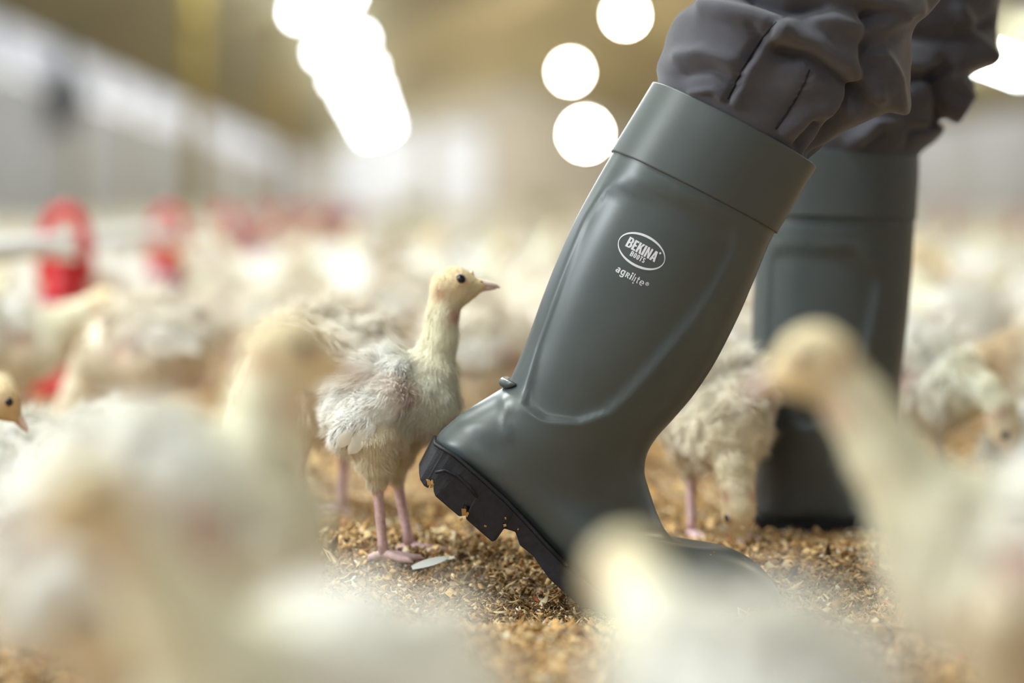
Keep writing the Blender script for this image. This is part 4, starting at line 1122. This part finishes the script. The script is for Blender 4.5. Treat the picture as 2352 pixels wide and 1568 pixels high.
foldsB = [([(1960, 330), (2020, 280), (2080, 270), (2150, 285)], .006, 18), ([(2150, 280), (2160, 230), (2150, 175)], -.010, 12), ([(2175, 170), (2215, 215), (2190, 255)], .008, 16), ([(2000, 230), (2080, 180), (2140, 170), (2160, 150)], -.010, 16),
          ([(2080, 140), (2180, 150), (2260, 120)], .008, 20), ([(2070, 80), (2180, 90), (2270, 60)], -.006, 18), ([(1980, 350), (2020, 310)], -.004, 10), ([(2080, 340), (2100, 300), (2140, 290)], -.005, 10), ([(2200, 20), (2240, 80), (2260, 110)], .006, 14)]
def trouser_leg(st, d, folds, seed):
    V, F, PX, SG = loft(st, d, 190, 150)
    V = V.copy(); n = len(V)
    off = np.zeros(n)
    for ln, a, w_ in folds: off += 1.45 * a * np.exp(-(seg_dist(PX, ln) / w_) ** 2) * (np.array(SG) < .15)
    fade = np.clip((215 - PX[:, 1] + (PX[:, 0] - 1505) * .53) / 60, 0, 1) if seed == 1 else np.clip((350 - PX[:, 1]) / 40, 0, 1)
    nz = np.array([noise.noise((v[0] * 26 + seed, v[1] * 26, v[2] * 34 + noise.noise((v[0] * 12, v[1] * 12, v[2] * 12)) * 1.2)) for v in V])
    nz2 = np.array([abs(noise.noise((v[0] * 17 + v[2] * 12 + 9 * seed, v[1] * 16, v[2] * 22))) for v in V])
    far = np.clip((1 + np.array(SG)) / 2, 0, 1)
    off = (off + .0028 * nz + (.006 * (.25 - nz2)) * (.35 + .65 * far)) * (.12 + .88 * fade)
    nu = 150; m = 190; G3 = V.reshape(m, nu, 3)
    tu = np.roll(G3, -1, 1) - np.roll(G3, 1, 1); tv = np.gradient(G3, axis=0); N = np.cross(tv, tu); N /= np.maximum(np.linalg.norm(N, axis=2, keepdims=True), 1e-9)
    cen = G3.mean(1, keepdims=True); sg = np.sign(((G3 - cen) * N).sum(2, keepdims=True)); N *= np.where(sg == 0, 1, sg)
    return (G3 + N * off.reshape(m, nu, 1)).reshape(-1, 3), F
VA, FA = trouser_leg(legA, D1, foldsA, 1); VB, FB = trouser_leg(legB, D2, foldsB, 2)
n = len(VA); V = [tuple(v) for v in VA] + [tuple(v) for v in VB]; F = list(FA) + [tuple(i + n for i in f) for f in FB]
# seat and waist joining the legs
hip = MB(); hip.lathe([(.0, .82), (.12, .80), (.17, .86), (.185, .95), (.175, 1.04), (.165, 1.09), (.0, 1.09)], 40)
k = len(V); V += [(x * .62 + .37, y * .95 + 2.15, z) for x, y, z in hip.v]; F += [tuple(i + k for i in f) for f in hip.f]
tr = clean(np.array(V), F, M['cloth'], 'trousers', person); rel(tr)
bvt = BVHTree.FromPolygons([tuple(v.co) for v in tr.data.vertices], [tuple(p.vertices) for p in tr.data.polygons])
def on_cloth(px, py): return cast(bvt, px, py, D1, .0003)
for ln in ([(1672, 228), (1686, 198), (1700, 170), (1717, 140), (1735, 112), (1752, 86), (1770, 64), (1788, 46)], [(1782, 296), (1806, 262), (1830, 225), (1848, 190), (1862, 150)]):
    mb = MB(); mb.tube([on_cloth(*Vector(ln[i]).lerp(Vector(ln[i + 1]), f)) for i in range(len(ln) - 1) for f in (0, .25, .5, .75)], .0008, 6); s_ = mb.build('seam', M['thread'], tr, True); s_.matrix_parent_inverse = Matrix.Identity(4)
# children of the boots keep world coordinates too
for o_ in (boot1, boot2, tr):
    for c in o_.children_recursive: c.matrix_parent_inverse = Matrix.Identity(4)
